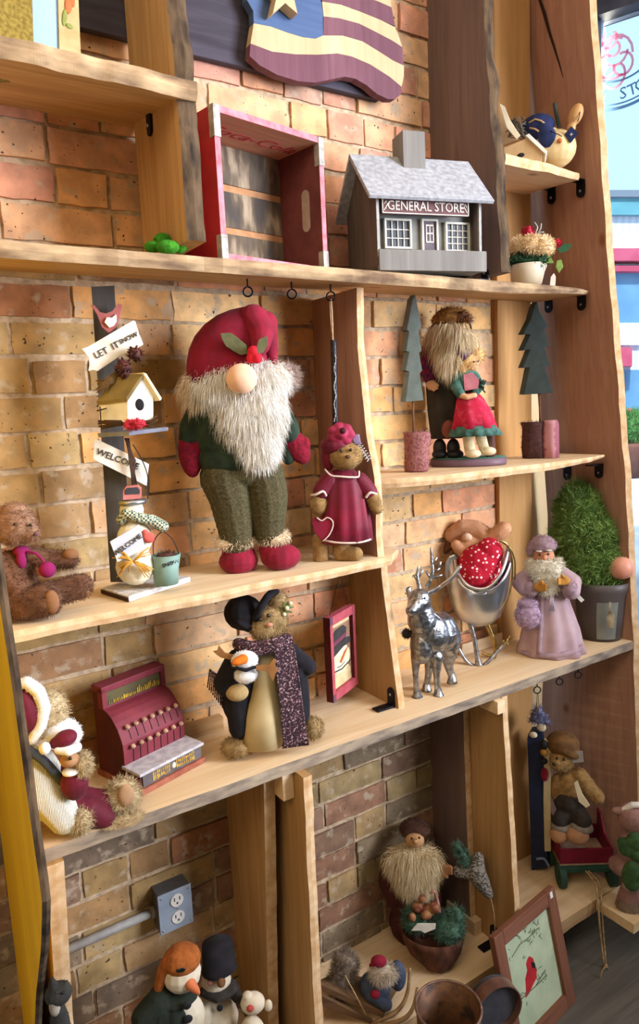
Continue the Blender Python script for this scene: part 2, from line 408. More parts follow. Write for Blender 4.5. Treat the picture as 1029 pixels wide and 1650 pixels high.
struct('wall_rear', (-1.6, -5.05, FZ), (3.4, -5, 3.25), white_paint)
struct('wall_upper', (-1.6, .03, 2.7), (1.9, .08, 3.25), white_paint)
struct('wall_side', (1.545, .085, FZ), (2.1, .14, 3.25), plaster)
mb = MB(); mb.box((1.492, -.022, FZ), (1.628, .0, 2.75)); tag(mb.build('trim_1', pale_z, None, False, .002), kind='structure')
# ---- shop window on the splayed wall
WD = Vector((.39, -.92, 0)).normalized(); WN = Vector((-.92, -.39, 0)).normalized(); W0 = Vector((1.87, .06, 0))
WM = Matrix(((WD.x, -WN.x, 0, W0.x), (WD.y, -WN.y, 0, W0.y), (0, 0, 1, 0), (0, 0, 0, 1)))   # local x along the window, y outwards
def atw(x, y, out=0):
    d = ray(x, y); p0 = W0-WN*out; t = (p0-CAM).dot(WN)/d.dot(WN); q = CAM+d*t; return Vector(((q-W0).dot(WD), out, q.z))
frame_m = M('slate blue window frame', '#3c4458', '#4c566c', 20, .5)
hz = atw(990, 24).z
t0 = atw(956, 300).x; t1 = atw(966, 300).x
mb = MB()
mb.box((-.12, -.03, hz), (4.6, .05, hz+.12), WM); mb.box((-.12, -.04, hz+.12), (4.6, .08, 3.25), WM, 1)
mb.box((-.12, -.03, .05), (t0, .05, hz), WM); mb.box((-.12, -.04, FZ), (4.6, .08, .05), WM, 1)
mb.box((2.2, -.03, .05), (2.28, .05, hz), WM)
o = mb.build('window_frame', [frame_m, frame_m], None, False, .002)
wf = o
win = bpy.data.objects.new('window_1', None); COL.objects.link(win); tag(win, kind='structure')
wf.parent = win; tag(wf, kind='structure')
inner = M('pale blue window stop', '#7f9ec4', '#90add0', 20, .4)
mb = MB(); mb.box((t0, .0, .05), (t1, .03, hz), WM); tag(mb.build('window_stop', inner, win), kind='structure')
gm = bpy.data.materials.new('window glass'); gm.use_nodes = True; nt = gm.node_tree; N = nt.nodes; N.remove(N['Principled BSDF'])
tr = N.new('ShaderNodeBsdfTransparent'); gl = N.new('ShaderNodeBsdfGlossy'); gl.inputs['Roughness'].default_value = .02; fr = N.new('ShaderNodeFresnel'); fr.inputs[0].default_value = 1.45; mxs = N.new('ShaderNodeMixShader')
tr.inputs[0].default_value = (.95, .98, 1, 1)
nt.links.new(fr.outputs[0], mxs.inputs[0]); nt.links.new(tr.outputs[0], mxs.inputs[1]); nt.links.new(gl.outputs[0], mxs.inputs[2]); nt.links.new(mxs.outputs[0], N['Material Output'].inputs[0])
mb = MB(); mb.box((t0, .018, .05), (4.5, .022, hz), WM); tag(mb.build('window_glass', gm, win), kind='structure')
# painted shop sign on the glass
sg = bpy.data.objects.new('window_decal', None); COL.objects.link(sg); tag(sg, 'round painted shop sign with a pink rose on the window glass', 'sign')
ink = M('blue grey sign paint', '#9db6cc', '#a9c0d4', 20, .6); pink = M('pink sign paint', '#f9d3de', '#f6c6d5', 20, .6)
for m_ in (ink, pink):
    nt = m_.node_tree; pb_ = nt.nodes['Principled BSDF']; tl_ = nt.nodes.new('ShaderNodeBsdfTranslucent'); tp_ = nt.nodes.new('ShaderNodeBsdfTransparent'); mx_ = nt.nodes.new('ShaderNodeMixShader'); mx_.inputs[0].default_value = .4
    col_ = pb_.inputs['Base Color'].links[0].from_socket; nt.links.new(col_, tl_.inputs[0]); nt.links.new(col_, tp_.inputs[0])
    nt.links.new(tp_.outputs[0], mx_.inputs[1]); nt.links.new(tl_.outputs[0], mx_.inputs[2]); nt.links.new(mx_.outputs[0], nt.nodes['Material Output'].inputs[0])
c = atw(1000, 62, .012); e_ = atw(998, 176, .012); rad = abs(c.z-e_.z)
def ring(name, rr, wd, mat):
    mb = MB(); v = []; f = []
    for j in range(64):
        a = 2*math.pi*j/64
        for q in (rr, rr-wd):
            for y in (.0118, .0132): v.append(WM @ Vector((c.x+q*math.cos(a), y, c.z+q*math.sin(a))))
    for j in range(64):
        n = (j+1) % 64
        for A, B in ((0, 1), (1, 3), (3, 2), (2, 0)): f.append((j*4+A, j*4+B, n*4+B, n*4+A))
    mb.add(v, f); return mb.build(name, mat, sg)
ring('outer_ring', rad, .008, ink); ring('second_ring', rad-.014, .004, ink); ring('inner_ring', rad*.60, .005, ink)
word = 'GENERAL STORE'
for j, chh in enumerate(word):
    if chh == ' ': continue
    a = R(-87+(j-8)*9.6)
    m_ = WM @ Matrix.Translation((c.x+rad*.79*math.cos(a), .0115, c.z+rad*.79*math.sin(a))) @ Matrix.Rotation(-(a+math.pi/2), 4, 'Y') @ Matrix.Rotation(R(90), 4, 'X')
    text_mesh('letter', chh, rad*.24, ink, sg, m_)
rc = atw(989, 92, .0115); mb = MB()
for (dx, dz, rr, st) in ((0, .0, .05, 0), (.004, .012, .032, 1), (-.002, .02, .017, 2), (-.022, -.018, .026, 1), (.022, -.022, .026, 3), (.0, -.045, .03, 2), (-.012, .045, .02, 2)):
    P = [WM @ Vector((rc.x+dx*1.1+rr*math.cos(q/14*5.2+st), .0115, rc.z+dz*1.1+rr*1.15*math.sin(q/14*5.2+st))) for q in range(15)]
    mb.tube(P, .0035, 5)
mb.build('rose', pink, sg, True)
P = [WM @ Vector((rc.x+.075+.03*math.sin(q/8*2), .0115, rc.z+.16-.03*q)) for q in range(9)]
mb = MB(); mb.tube(P, .008, 6); mb.build('stem', ink, sg, True)
# ================================================================== outside, seen through the glass
pave = M('pale pavement', '#b9bec6', '#a7adb6', 3, .9)
struct('pavement', (1.95, -6, FZ-.06), (30, 16, FZ-.03), pave)
bs = Fig('shop_building', 'white shop building with teal fascia and red awnings across the street', 'building', (7.6, 4.2, FZ-.03))
bw = M('white siding', '#e6eef4', '#d6e2ec', 4, .8, kind='wave'); teal = M('teal fascia paint', '#5fa3b0', '#6cb0bc', 4, .6); rose = M('red awning canvas', '#d2607c', '#c44f6c', 6, .8); bglass = M('blue shop glass', '#5b8fb8', '#78a9cc', 2, .15); door_m = M('aqua shop door', '#8fc7d6', '#a2d4e0', 2, .5)
def bq(name, x0, y0, x1, y1, mat, off=0, th=14): return bs.prism(name, [(x0, y0), (x1, y0), (x1, y1), (x0, y1)], mat, off, th, bevel=0)
bq('wall', 840, 330, 1250, 855, bw, 0, 500); bq('fascia', 838, 316, 1260, 346, teal, 10); bq('roof', 836, 306, 1262, 317, M('grey shop roof', '#7c8a98'), 16, 500)
bq('upper_awning', 850, 400, 1250, 420, rose, 26, 26); bq('lower_awning', 850, 428, 1250, 437, rose, 20, 20); bq('shop_window', 850, 440, 1250, 520, bglass, 3)
bq('canopy', 850, 560, 1018, 590, rose, 40, 40); bq('sign_board', 850, 520, 1250, 556, bw, 8)
bq('door', 975, 596, 1006, 760, door_m, 4); bq('shop_window', 1008, 596, 1250, 720, bglass, 4); bq('shop_window', 870, 596, 968, 720, bglass, 4)
fp = Fig('street_planter', 'terracotta planter with green plant and red flowers beyond the shop window', 'planter', (4.9, 2.05, FZ-.03))
fp.loft('pot', [(1014, 770, 15, 15), (1014, 720, 22, 22), (1014, 714, 24, 24)], M('terracotta', '#9a6a5c', '#8a5b50', 10, .9))
fp.part('foliage', [E(1014, 690, 26, 24, 24)], M('street leaf', '#6fae62', '#4f8f4a', 60, .8), fur=(900, 12, 3, (0, 0, .2), .6))
fp.part('flowers', [E(1006, 668, 5, 4), E(1020, 672, 5, 4), E(1013, 662, 5, 4), E(1028, 680, 4, 4)], M('red petals', '#e0405a', '#f06a7c', 60, .7), raw=True)
# ================================================================== SHELVING
SH = bpy.data.objects.new('shelving_unit', None); COL.objects.link(SH); SH.location = (.9, -.12, FZ)
tag(SH, 'rustic live-edge pine shelving unit covering the brick wall', 'shelves')
def inunit(o):
    o.parent = SH; o.matrix_parent_inverse = Matrix.Translation(-SH.location); return o
def interp(P, t):
    if t <= P[0][0]: return P[0][1]
    for a, b in zip(P[:-1], P[1:]):
        if t <= b[0]: return a[1]+(b[1]-a[1])*(t-a[0])/(b[0]-a[0])
    return P[-1][1]
def shelf(front, x0, x1, z, th, tilt, mat, emat, wob=.006, back=-.004, seed=0, n=90, taper=None):
    """front = [(x, y)] of the front edge; tilt = rise of the board towards the wall per metre"""
    v = []; f = []; mi = []
    for i in range(n+1):
        x = x0+(x1-x0)*i/n; y = interp(front, x)+wob*(noise.noise(Vector((x*9, seed, 0)))+.5*noise.noise(Vector((x*31, seed, 5))))
        y2 = y+wob*.8*noise.noise(Vector((x*14, seed, 8)))+wob*.5
        t = th*(interp(taper, x) if taper else 1)
        zf = lambda yy: z+(yy+.25)*tilt
        v += [(x, back, zf(back)), (x, y, zf(y)), (x, (y+y2)/2-wob*.4, zf(y)-t*.5), (x, y2, zf(y2)-t), (x, back, zf(back)-th)]
    for i in range(n):
        a = i*5; b = a+5
        f += [(a, a+1, b+1, b), (a+1, a+2, b+2, b+1), (a+2, a+3, b+3, b+2), (a+3, a+4, b+4, b+3), (a+4, a, b, b+4)]; mi += [0, 1, 1, 0, 0]
    f += [(0, 1, 2, 3, 4), tuple(n*5+q for q in (4, 3, 2, 1, 0))]; mi += [1, 1]
    return inunit(mesh('shelf', v, f, [mat, emat], None, False, 0, mi))
def upright(name, X, px, z0, z1, th, mat, emat, wob=.004, back=-.004, seed=0, n=60, xfun=None):
    """board standing at right angles to the wall; px = photo pixels of its left face's front edge"""
    F_ = sorted((p.z, p.y) for p in (atx(x, y, X) for x, y in px)); v = []; f = []; mi = []
    for i in range(n+1):
        z = z0+(z1-z0)*i/n; y = interp(F_, z)+wob*(noise.noise(Vector((z*11, seed, 3)))+.5*noise.noise(Vector((z*37, seed, 6))))
        y2 = y+wob*noise.noise(Vector((z*16, seed, 12)))
        v += [(X, back, z), (X, y, z), (X+th*.5, (y+y2)/2-wob*.5, z), (X+th, y2, z), (X+th, back, z)]
    for i in range(n):
        a = i*5; b = a+5
        f += [(a, a+1, b+1, b), (a+1, a+2, b+2, b+1), (a+2, a+3, b+3, b+2), (a+3, a+4, b+4, b+3), (a+4, a, b, b+4)]; mi += [0, 1, 1, 0, 0]
    f += [(0, 1, 2, 3, 4), tuple(n*5+q for q in (4, 3, 2, 1, 0))]; mi += [0, 0]
    return inunit(mesh(name, v, f, [mat, emat], None, False, 0, mi))
S2 = 1.18; SR = 1.343; S3 = .80; SB = .077
shelf([(.1, -.255), (1.4, -.25), (1.55, -.235), (1.66, -.19)], .14, 1.66, 1.772, .025, .12, pine_dark_x, bark_x, .008, seed=1, taper=[(1.3, 1), (1.66, .35)])
shelf([(.1, -.275), (.45, -.272), (.532, -.265)], .14, .532, 2.052, .03, .16, pine_dark_x, bark_x, .010, seed=2)
shelf([(1.30, -.225), (1.45, -.225), (1.60, -.20)], 1.306, 1.60, 2.058, .022, .10, pine_x, edge_pale, .005, seed=3, taper=[(1.4, 1), (1.6, .7)])
shelf([(.1, -.255), (.8, -.25), (.93, -.238), (.985, -.19)], .14, .985, S2, .02, 0, pine_x, edge_pale, .006, seed=4)
shelf([(.925, -.19), (.97, -.215), (1.06, -.245), (1.55, -.245), (1.69, -.22)], .925, 1.69, SR, .02, 0, pine_x, edge_pale, .006, seed=5, taper=[(1.45, 1), (1.69, .4)])
shelf([(.1, -.25), (1.83, -.25)], .15, 1.815, S3, .025, 0, pine_x, edge_grey, .002, seed=6)
shelf([(.1, -.27), (1.75, -.27)], .68, 1.70, SB, .04, 0, pine_x, pine_dark_x, .002, seed=7)
shelf([(.1, -.27), (1.75, -.27)], .2, .60, SB, .04, 0, pine_x, pine_dark_x, .002, seed=8)
upright('divider', .50, [(268, 0), (280, 90), (292, 250), (303, 405)], 1.797, 2.72, .034, pine_z, bark, .008, back=-.036, seed=1)
upright('divider', 1.275, [(778, 0), (783, 100), (793, 200), (800, 300), (805, 400), (808, 450)], 1.795, 2.72, .03, grey_z, bark, .008, seed=2)
upright('divider', .90, [(574, 458), (576, 560), (590, 700), (603, 770), (608, 890)], S2, 1.75, .018, redpine_z, edge_pale, .004, seed=3)
upright('divider', .973, [(614, 925), (629, 1040), (643, 1147)], S3, S2-.02, .018, pine_z, edge_pale, .002, seed=4)
upright('divider', .603, [(425, 1270), (432, 1650)], SB-.04, S3-.025, .026, pine_z, edge_pale, .002, seed=5)
upright('divider', .655, [(488, 1245), (507, 1650)], SB-.1, S3-.025, .02, pine_z, edge_pale, .003, seed=6)
upright('divider', 1.228, [(746, 1160), (757, 1470)], SB, S3-.025, .02, grey_z, edge_pale, .002, seed=7)
upright('divider', 1.25, [(808, 1122), (828, 1450)], SB, S3-.025, .018, pine_z, edge_pale, .002, seed=8)
upright('divider', .168, [(75, 1400), (92, 1650)], FZ, S3-.025, .028, pine_z, edge_pale, .002, seed=9)
upright('side_panel', .13, [(-40, 700), (-2, 960), (20, 1110), (50, 1330), (68, 1450), (66, 1530), (58, 1600), (54, 1700)], FZ, 1.9, .012, yellow_z, bark, .004, seed=10)['label'] = 'yellow live-edge end board'
# right end board, leaning and splayed
YB = .035
Fx = sorted((p.z, p.x) for p in (aty(x, y, -.25) for x, y in ((949, 0), (966, 230), (981, 450), (1006, 760), (1019, 1010), (1026, 1250), (1029, 1450))))
Bx = sorted((p.z, p.x) for p in (aty(x, y, YB) for x, y in ((833, 0), (843, 187), (856, 420), (866, 640), (877, 760), (884, 860), (880, 1000), (873, 1120), (868, 1300))))
v = []; f = []; mi = []; n = 70
for i in range(n+1):
    z = FZ+(2.72-FZ)*i/n; wb = .006*noise.noise(Vector((z*12, 4, 4))); a = interp(Bx, z); b = interp(Fx, z)
    v += [(a, YB, z), (b, -.25+wb, z), (b+.02, -.255+wb, z), (b+.034, -.245+wb, z), (a+.03, YB, z)]
for i in range(n):
    a = i*5; b = a+5
    f += [(a, a+1, b+1, b), (a+1, a+2, b+2, b+1), (a+2, a+3, b+3, b+2), (a+3, a+4, b+4, b+3), (a+4, a, b, b+4)]; mi += [0, 1, 1, 0, 0]
f += [(0, 1, 2, 3, 4), tuple(n*5+q for q in (4, 3, 2, 1, 0))]; mi += [0, 0]
inunit(mesh('side_panel', v, f, [redpine_z, edge_pale], None, False, 0, mi))
def onpanel(x, y, off=0):
    d = ray(x, y); X = 1.7
    for _ in range(8):
        p = CAM+d*((X-CAM.x)/d.x); t = (YB-p.y)/(YB+.25); X = interp(Bx, p.z)+(interp(Fx, p.z)-interp(Bx, p.z))*t-off
    return CAM+d*((X-CAM.x)/d.x)
crack = [(868, -4), (876, 20), (884, 50), (893, 78), (902, 108), (907, 126)]; wd = [5, 6, 5, 4, 2.5, .5]
v = [onpanel(x-w_/2, y, .0015) for (x, y), w_ in zip(crack, wd)]+[onpanel(x+w_/2, y, .0015) for (x, y), w_ in zip(crack, wd)]
inunit(mesh('crack', v, [(k, k+1, k+7, k+6) for k in range(5)], M('dark crack', '#2a1a14'), None))
# back rails and cleats
def slab(name, a, b, mat, bevel=.001): mb = MB(); mb.box(a, b); return inunit(mb.build(name, mat, None, False, bevel))
slab('back_rail', (.50, -.03, S3+.001), (.60, -.008, S3+.032), pine_dark_x); slab('back_rail', (1.33, -.03, S3+.001), (1.49, -.026, S3+.035), pine_x)
slab('cleat', (.628, -.24, S3-.085), (.654, -.12, S3-.027), pine_x); slab('cleat', (1.222, -.262, S3-.06), (1.248, -.2, S3-.027), pine_x)
slab('cleat', (1.222, -.17, SB+.001), (1.248, -.06, SB+.04), pine_x)
slab('shelf_extension', (1.60, -.39, SB-.03), (1.80, -.272, SB-.001), pine_x); slab('strap_plate', (1.285, -.1, S3-.10), (1.30, -.08, S3-.027), steel)
# iron angle brackets
def bracket(P, up_, wall_x=-1, w_=.026, h=.042, arm=.045):
    """vertical plate on a board's left face at P, arm along the shelf"""
    mb = MB(); x, y, z = P; s = 1 if up_ else -1; N_ = 8
    pts = [(x, y-w_/2, z), (x, y+w_/2, z)]+[(x, y+w_/2*math.cos(q/N_*math.pi), z+s*(h-w_/2+w_/2*math.sin(q/N_*math.pi))) for q in range(N_+1)]
    mb.prism(pts, (-.004, 0, 0)); mb.box((x-arm, y-w_/2, min(z, z+s*.004)), (x, y+w_/2, max(z, z+s*.004)))
    o = inunit(mb.build('bracket', iron, None, False, .0006))
    mb = MB(); mb.ell((x-.005, y, z+s*h*.62), (.002, .0035, .0035)); q = mb.build('screw', steel, o, True)
bracket(atx(240, 176, .4985)+Vector((0, 0, .002)), False, w_=.02, h=.048, arm=.04)
for (x, y, up_) in ((936, 291, 0), (889, 303, 0), (937, 475, 0), (884, 480, 0), (965, 747, 0), (914, 751, 0)):
    bracket(onpanel(x, y, .001), up_)
bracket(Vector((.972, -.165, S3+.001)), True, w_=.024, h=.045, arm=.05)
bracket(Vector((1.249, -.215, SB+.001)), True, w_=.024, h=.05, arm=.05)
bracket(Vector((1.274, -.19, ztop(-.19)+.003)), True, w_=.022, h=.03, arm=.03)
# screw eyes under the shelves
def eye(P, r=.009, rz=.6):
    mb = MB(); P = Vector(P); d = Vector((math.cos(rz), -math.sin(rz), 0))
    mb.tube([P, P+Vector((0, 0, -.016))], .0017, 6)
    c_ = P+Vector((0, 0, -.016-r)); mb.tube([c_+d*r*math.sin(q/16*6.1)+Vector((0, 0, r*math.cos(q/16*6.1))) for q in range(17)], .0017, 6)
    inunit(mb.build('screw_eye', iron, None, True)); return c_-Vector((0, 0, r))
def under(x, y, yy, z): p = aty(x, y, yy); return Vector((p.x, yy, z))
ey = [eye(under(x, y, -.17, 1.7575)) for x, y in ((398, 452), (469, 452), (532, 458))]
e2 = eye(under(547, 925, -.12, S2-.02))
e3 = [eye(under(x, y, -.235, S3-.025)) for x, y in ((865, 1093), (901, 1078), (931, 1066))]
# ================================================================== THINGS ON THE TOP SHELVES
cream = M('cream paint', '#efe4c8', '#e2d3b0', 25, .8); white_p = M('white paint', '#f1f0ea', '#dedbd0', 35, .8, .1); blackp = M('black paint', '#17161a', '#201f24', 30, .7)
# --- plank board with wavy flag (hangs on the wall)
fl = Fig('flag_plaque', 'wavy wooden star and stripes flag mounted on dark grey planks', 'wall decoration', (.75, -.012, 2.21), 0)
plank = wood('charcoal plank', '#4b4650', '#36323a', '#5a5662', 'x', .85, '#1c1a20')
A_ = fl.L(120, 58, 0); B_ = fl.L(605, 170, 0)
mb = MB(); mb.box((A_.x, -.018, 0), (B_.x, .0, .30)); mb.build('backing_plank', plank, fl.root, False, .002)
mb = MB(); mb.box((A_.x+.02, -.016, .31), (B_.x+.1, .002, .52)); mb.build('backing_plank', plank, fl.root, False, .002)
maroon = wood('maroon stripe', '#7d5660', '#6c4652', '#5d3a46', 'z', .8, '#4a2a36'); strip_c = wood('cream stripe', '#cdbb98', '#bfa984', '#b39d76', 'z', .8, '#b09468'); blue_c = wood('blue canton', '#52688e', '#465a80', '#3c4e72', 'x', .8, '#2c3a5a')
def Z2(x, y, s=3.43): return (380+x/s, y/s)
FO = 38
ex = (0, 0, -22)
def fpr(name, pts, mat, off=FO, th=16): return fl.prism(name, [Z2(*p) for p in pts], mat, off, th, bevel=.5)
fpr('canton', [(40, -330), (60, 0), (95, 60), (98, 128), (190, 145), (280, 178), (370, 205), (440, 213), (482, 195), (480, 60), (462, -30), (455, -330)], blue_c)
fpr('stripe', [(98, 128), (190, 145), (280, 178), (370, 205), (440, 213), (482, 195), (590, 196), (700, 228), (800, 290), (870, 335), (928, 362), (928, 420), (915, 480), (850, 425), (740, 355), (640, 312), (560, 295), (450, 302), (330, 300), (200, 285), (80, 240)], strip_c)
fpr('stripe', [(80, 240), (200, 285), (330, 300), (450, 302), (560, 295), (640, 312), (740, 355), (850, 425), (915, 480), (912, 520), (880, 548), (840, 548), (780, 520), (720, 470), (660, 435), (600, 424), (520, 440), (440, 457), (340, 448), (230, 415), (130, 360), (75, 310)], maroon)
fpr('stripe', [(482, 195), (484, 90), (570, 100), (680, 130), (780, 180), (860, 222), (920, 260), (926, 362), (870, 335), (800, 290), (700, 228), (590, 196)], maroon)
fpr('stripe', [(484, 90), (476, 8), (580, 25), (690, 65), (800, 110), (880, 150), (905, 215), (920, 260), (860, 222), (780, 180), (680, 130), (570, 100)], strip_c)
fpr('stripe', [(476, 8), (462, -60), (560, -50), (680, -25), (780, 5), (860, 40), (880, 145), (800, 110), (690, 65), (580, 25)], maroon)
fpr('stripe', [(462, -60), (458, -130), (560, -120), (700, -80), (800, -50), (850, -20), (860, 40), (780, 5), (680, -25), (560, -50)], strip_c)
star = []
for k in range(10):
    a = R(90+36*k); r_ = 150 if k % 2 == 0 else 62
    star.append((272+r_*math.cos(a)*.78, -45-r_*math.sin(a)*1.0))
fpr('star', star, strip_c, FO+22, 20)
# --- lantern on the left shelf
zl = 2.082+.0
ln = Fig('lantern', 'mustard painted lantern box with a glass pane on the upper left shelf', 'lantern', (aty(60, 90, -.16).x, -.16, 2.068), 8)
must = M('mustard crackle', '#8f7a34', '#6f5d22', 160, .85, .4, lo=.4, hi=.6); lcream = M('cream floral panel', '#b5a376', '#a39160', 40, .8)
ln.prism('side_panel', [(-45, -110), (49, -110), (56, 130), (-40, 130)], must, 0, 8)
ln.prism('corner_post', [(91, -110), (122, -110), (132, 130), (97, 130)], lcream, 0, 8)
ln.prism('rail', [(49, 78), (97, 84), (97, 130), (54, 130)], lcream, -2, 6)
gp = M('milky blue glass', '#86a8d8', '#96b6e2', 6, .2); ln.prism('pane', [(48, -110), (93, -110), (97, 100), (52, 96)], gp, -4, 2)
ln.part('candle', [E(84, 86, 18, 9, 9, 2), ], M('candle wax', '#f6e59a', '#f0d980', 20, .5), raw=True)
mb = MB(); mb.box((ln.L(-45, 0).x, .09, -.01), (ln.L(122, 0).x, .096, .3)); mb.build('back_panel', must, ln.root)
ln.part('painted_flower', [E(110, 8, 6, 14, 2, 1, 10), E(116, 2, 5, 9, 2, 1)], M('orange flower paint', '#d4683a', '#c0562c', 30, .8), raw=True)
ln.part('painted_leaf', [E(104, 28, 4, 14, 1.5, 1, 12), E(112, 42, 6, 4, 1.5, 1)], M('olive leaf paint', '#8c9248', '#7a8040', 30, .8), raw=True)
# --- green moss stones
ms = M('moss', '#3f8f1e', '#2f6f16', 120, .95, .6)
yb = -.2
for i, (x, y, rx, ry, lab) in enumerate(((262, 388, 15, 12, 'large green moss stone in the middle, topmost of the cluster'), (246, 398, 14, 9, 'green moss stone at the left of the cluster'), (288, 399, 13, 9, 'green moss stone at the right beside the bark-edged divider'), (270, 398, 19, 11, 'green moss stone lying in front of the other stones'))):
    P_ = aty(x, y, yb+(.03 if i == 0 else (-.025 if i == 3 else 0))); g = Fig('moss_stone', lab, 'moss stone', (P_.x, P_.y, ztop(P_.y)), group='moss stones')
    g.part('stone', [E(x, y, rx, ry, rx*.8)], ms, raw=False, fur=(260, 2.2, .8, (0, 0, 0), .5))
# --- red crate
cr = Fig('crate', 'red wooden crate standing on its side with worn slats and script lettering', 'crate', (.588, -.20, ztop(-.17)), 11)
cw, chh, dp, t_ = .272, .268, .135, .012
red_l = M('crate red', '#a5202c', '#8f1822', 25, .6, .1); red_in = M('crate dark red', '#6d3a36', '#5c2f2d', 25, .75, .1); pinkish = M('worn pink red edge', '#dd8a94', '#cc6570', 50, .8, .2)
slat = M('stained slat', '#a3927a', '#4a443f', 30, .9, .2, stretch=(1.2, 1, .35), c3='#655848'); tan_s = M('raw slat edge', '#b98a62', '#a37650', 40, .9, .2); inlab = wood('crate inner plank', '#c99a80', '#b78468', '#a5735a', 'x', .8)
mb = MB(); mb.box((0, 0, 0), (t_, dp, chh)); mb.build('side_board', red_l, cr.root, False, .001)
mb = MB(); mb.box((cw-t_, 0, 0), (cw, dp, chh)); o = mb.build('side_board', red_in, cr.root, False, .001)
mb = MB(); mb.box((t_, 0, chh-t_), (cw-t_, dp, chh)); tp = mb.build('top_board', inlab, cr.root, False, .001)
mb = MB(); mb.box((t_, 0, 0), (cw-t_, dp, t_)); mb.build('bottom_board', inlab, cr.root, False, .001)
for k, (a, b) in enumerate(((.0125, .085), (.098, .168), (.182, chh-t_))):
    mb = MB(); mb.box((t_, dp-.012, a), (cw-t_, dp-.001, b)); mb.build('slat', slat, cr.root, False, .001)
for a in (.0855, .1685):
    mb = MB(); mb.box((t_, dp-.010, a), (cw-t_, dp, a+.013)); mb.build('slat_edge', tan_s, cr.root)
for (a, b) in (((.0, -.0012, .035), (t_, 0, chh-.04)), ((t_, -.0012, chh-t_), (cw-t_, 0, chh)), ((t_, -.0012, 0), (cw-t_, 0, t_)), ((cw-t_, -.0012, .04), (cw, 0, chh-.04))):
    mb = MB(); mb.box(a, b); mb.build('front_edge', pinkish, cr.root)
for x in (0, cw-t_):
    for (z0, z1) in ((0, .045), (chh-.055, chh)):
        mb = MB(); mb.box((x-.0015, -.003, z0), (x+t_+.0015, .012, z1)); q = mb.build('corner_strap', M('dull tin strap', '#a8a49c', '#7d7a74', 60, .6, .2, metal=.2), cr.root, False, .0005)
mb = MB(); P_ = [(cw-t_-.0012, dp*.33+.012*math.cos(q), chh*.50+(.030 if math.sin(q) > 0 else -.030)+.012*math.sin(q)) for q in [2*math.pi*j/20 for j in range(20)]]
mb.prism(P_, (.001, 0, 0)); mb.build('painted_hand_hole', M('pale hole light', '#a89788', '#978678', 60, .9), cr.root)  # solid pale plate, its colour stands in for light seen through the hole
script_red = M('faded red script', '#a8323c', '#b5484e', 30, .8)
text_mesh('lettering', 'Coca-Cola', .048, script_red, cr.root, Matrix.Translation((cw*.50, dp*.48, chh-t_-.0006)) @ Matrix.Rotation(R(180), 4, 'X') @ Matrix.Scale(-1, 4, (0, 0, 1)) @ Matrix.Scale(1.1, 4, (1, 0, 0)), .0004, .35)
# --- model general store
hs = Fig('model_house', 'grey wooden model of a general store with a white roof', 'model house', (aty(609, 436, -.222).x, -.222, ztop(-.2)), -15)
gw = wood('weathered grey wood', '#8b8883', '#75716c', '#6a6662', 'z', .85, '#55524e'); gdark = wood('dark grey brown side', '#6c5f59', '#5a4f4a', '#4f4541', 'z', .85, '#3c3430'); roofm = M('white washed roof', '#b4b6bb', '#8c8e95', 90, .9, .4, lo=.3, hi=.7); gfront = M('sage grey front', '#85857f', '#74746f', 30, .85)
hw = hs.L(776, 440).x; he = hs.L(612, 312).z
bk = .085; pw = hw
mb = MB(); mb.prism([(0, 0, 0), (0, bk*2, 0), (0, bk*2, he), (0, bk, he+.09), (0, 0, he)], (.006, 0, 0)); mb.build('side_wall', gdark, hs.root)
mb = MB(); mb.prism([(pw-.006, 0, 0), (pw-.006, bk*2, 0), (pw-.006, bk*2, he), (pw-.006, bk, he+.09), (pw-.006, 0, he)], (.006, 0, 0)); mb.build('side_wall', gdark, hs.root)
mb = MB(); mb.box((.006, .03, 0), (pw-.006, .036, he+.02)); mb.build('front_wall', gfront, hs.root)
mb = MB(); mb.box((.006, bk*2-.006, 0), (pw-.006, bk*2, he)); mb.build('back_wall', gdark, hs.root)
ov = .022; sl = math.atan2(.09, bk)
for s in (1, -1):
    a = Vector((-.022, bk, he+.104)); b = Vector((-.022, bk-s*(bk+ov), he+.104-.09*(bk+ov)/bk)); nn = Vector((0, s*math.sin(sl), -math.cos(sl)))*.008
    mb = MB(); mb.prism([a, b, b+nn, a+nn], (pw+.042, 0, 0)); mb.build('roof_panel', roofm, hs.root, False, .001)
cx = hs.L(686, 240).x
mb = MB(); mb.box((cx-.026, bk-.03, he+.06), (cx+.026, bk+.026, he+.148)); mb.build('chimney', gw, hs.root, False, .001)
for x in (0.0, pw-.006):
    mb = MB(); mb.box((x, -.001, .03), (x+.006, .006, he)); mb.build('porch_post', M('pale post paint', '#a9a8a4', '#95938f', 60, .85), hs.root)
mb = MB(); mb.box((-.002, -.014, 0), (pw+.004, -.008, .042)); mb.build('porch_fence', gw, hs.root, False, .0008)
mb = MB(); mb.box((0, -.008, 0), (pw, .03, .012)); mb.build('porch_floor', gw, hs.root)
signm = M('dull maroon sign', '#6b4a4b', '#5d4041', 40, .8); off_w = M('off white trim', '#d9d5cb', '#c4bfb4', 50, .85)
def hp(x, y, Y): d = hs._d(x, y); return hs.c+d*((Y-hs.c.y)/d.y)
a = hp(614, 313, -.002); b = hp(762, 346, -.002); sx0, sx1, sz1, sz0 = a.x, b.x-.012, a.z-.007, a.z-.037
mb = MB(); mb.box((sx0, -.004, sz0), (sx1, .004, sz1)); sgn = mb.build('sign_board', signm, hs.root)
mb = MB(); mb.box((sx0, -.0052, sz1-.002), (sx1, -.004, sz1)); mb.box((sx0, -.0052, sz0), (sx1, -.004, sz0+.002)); mb.box((sx0, -.0052, sz0), (sx0+.002, -.004, sz1)); mb.box((sx1-.002, -.0052, sz0), (sx1, -.004, sz1))
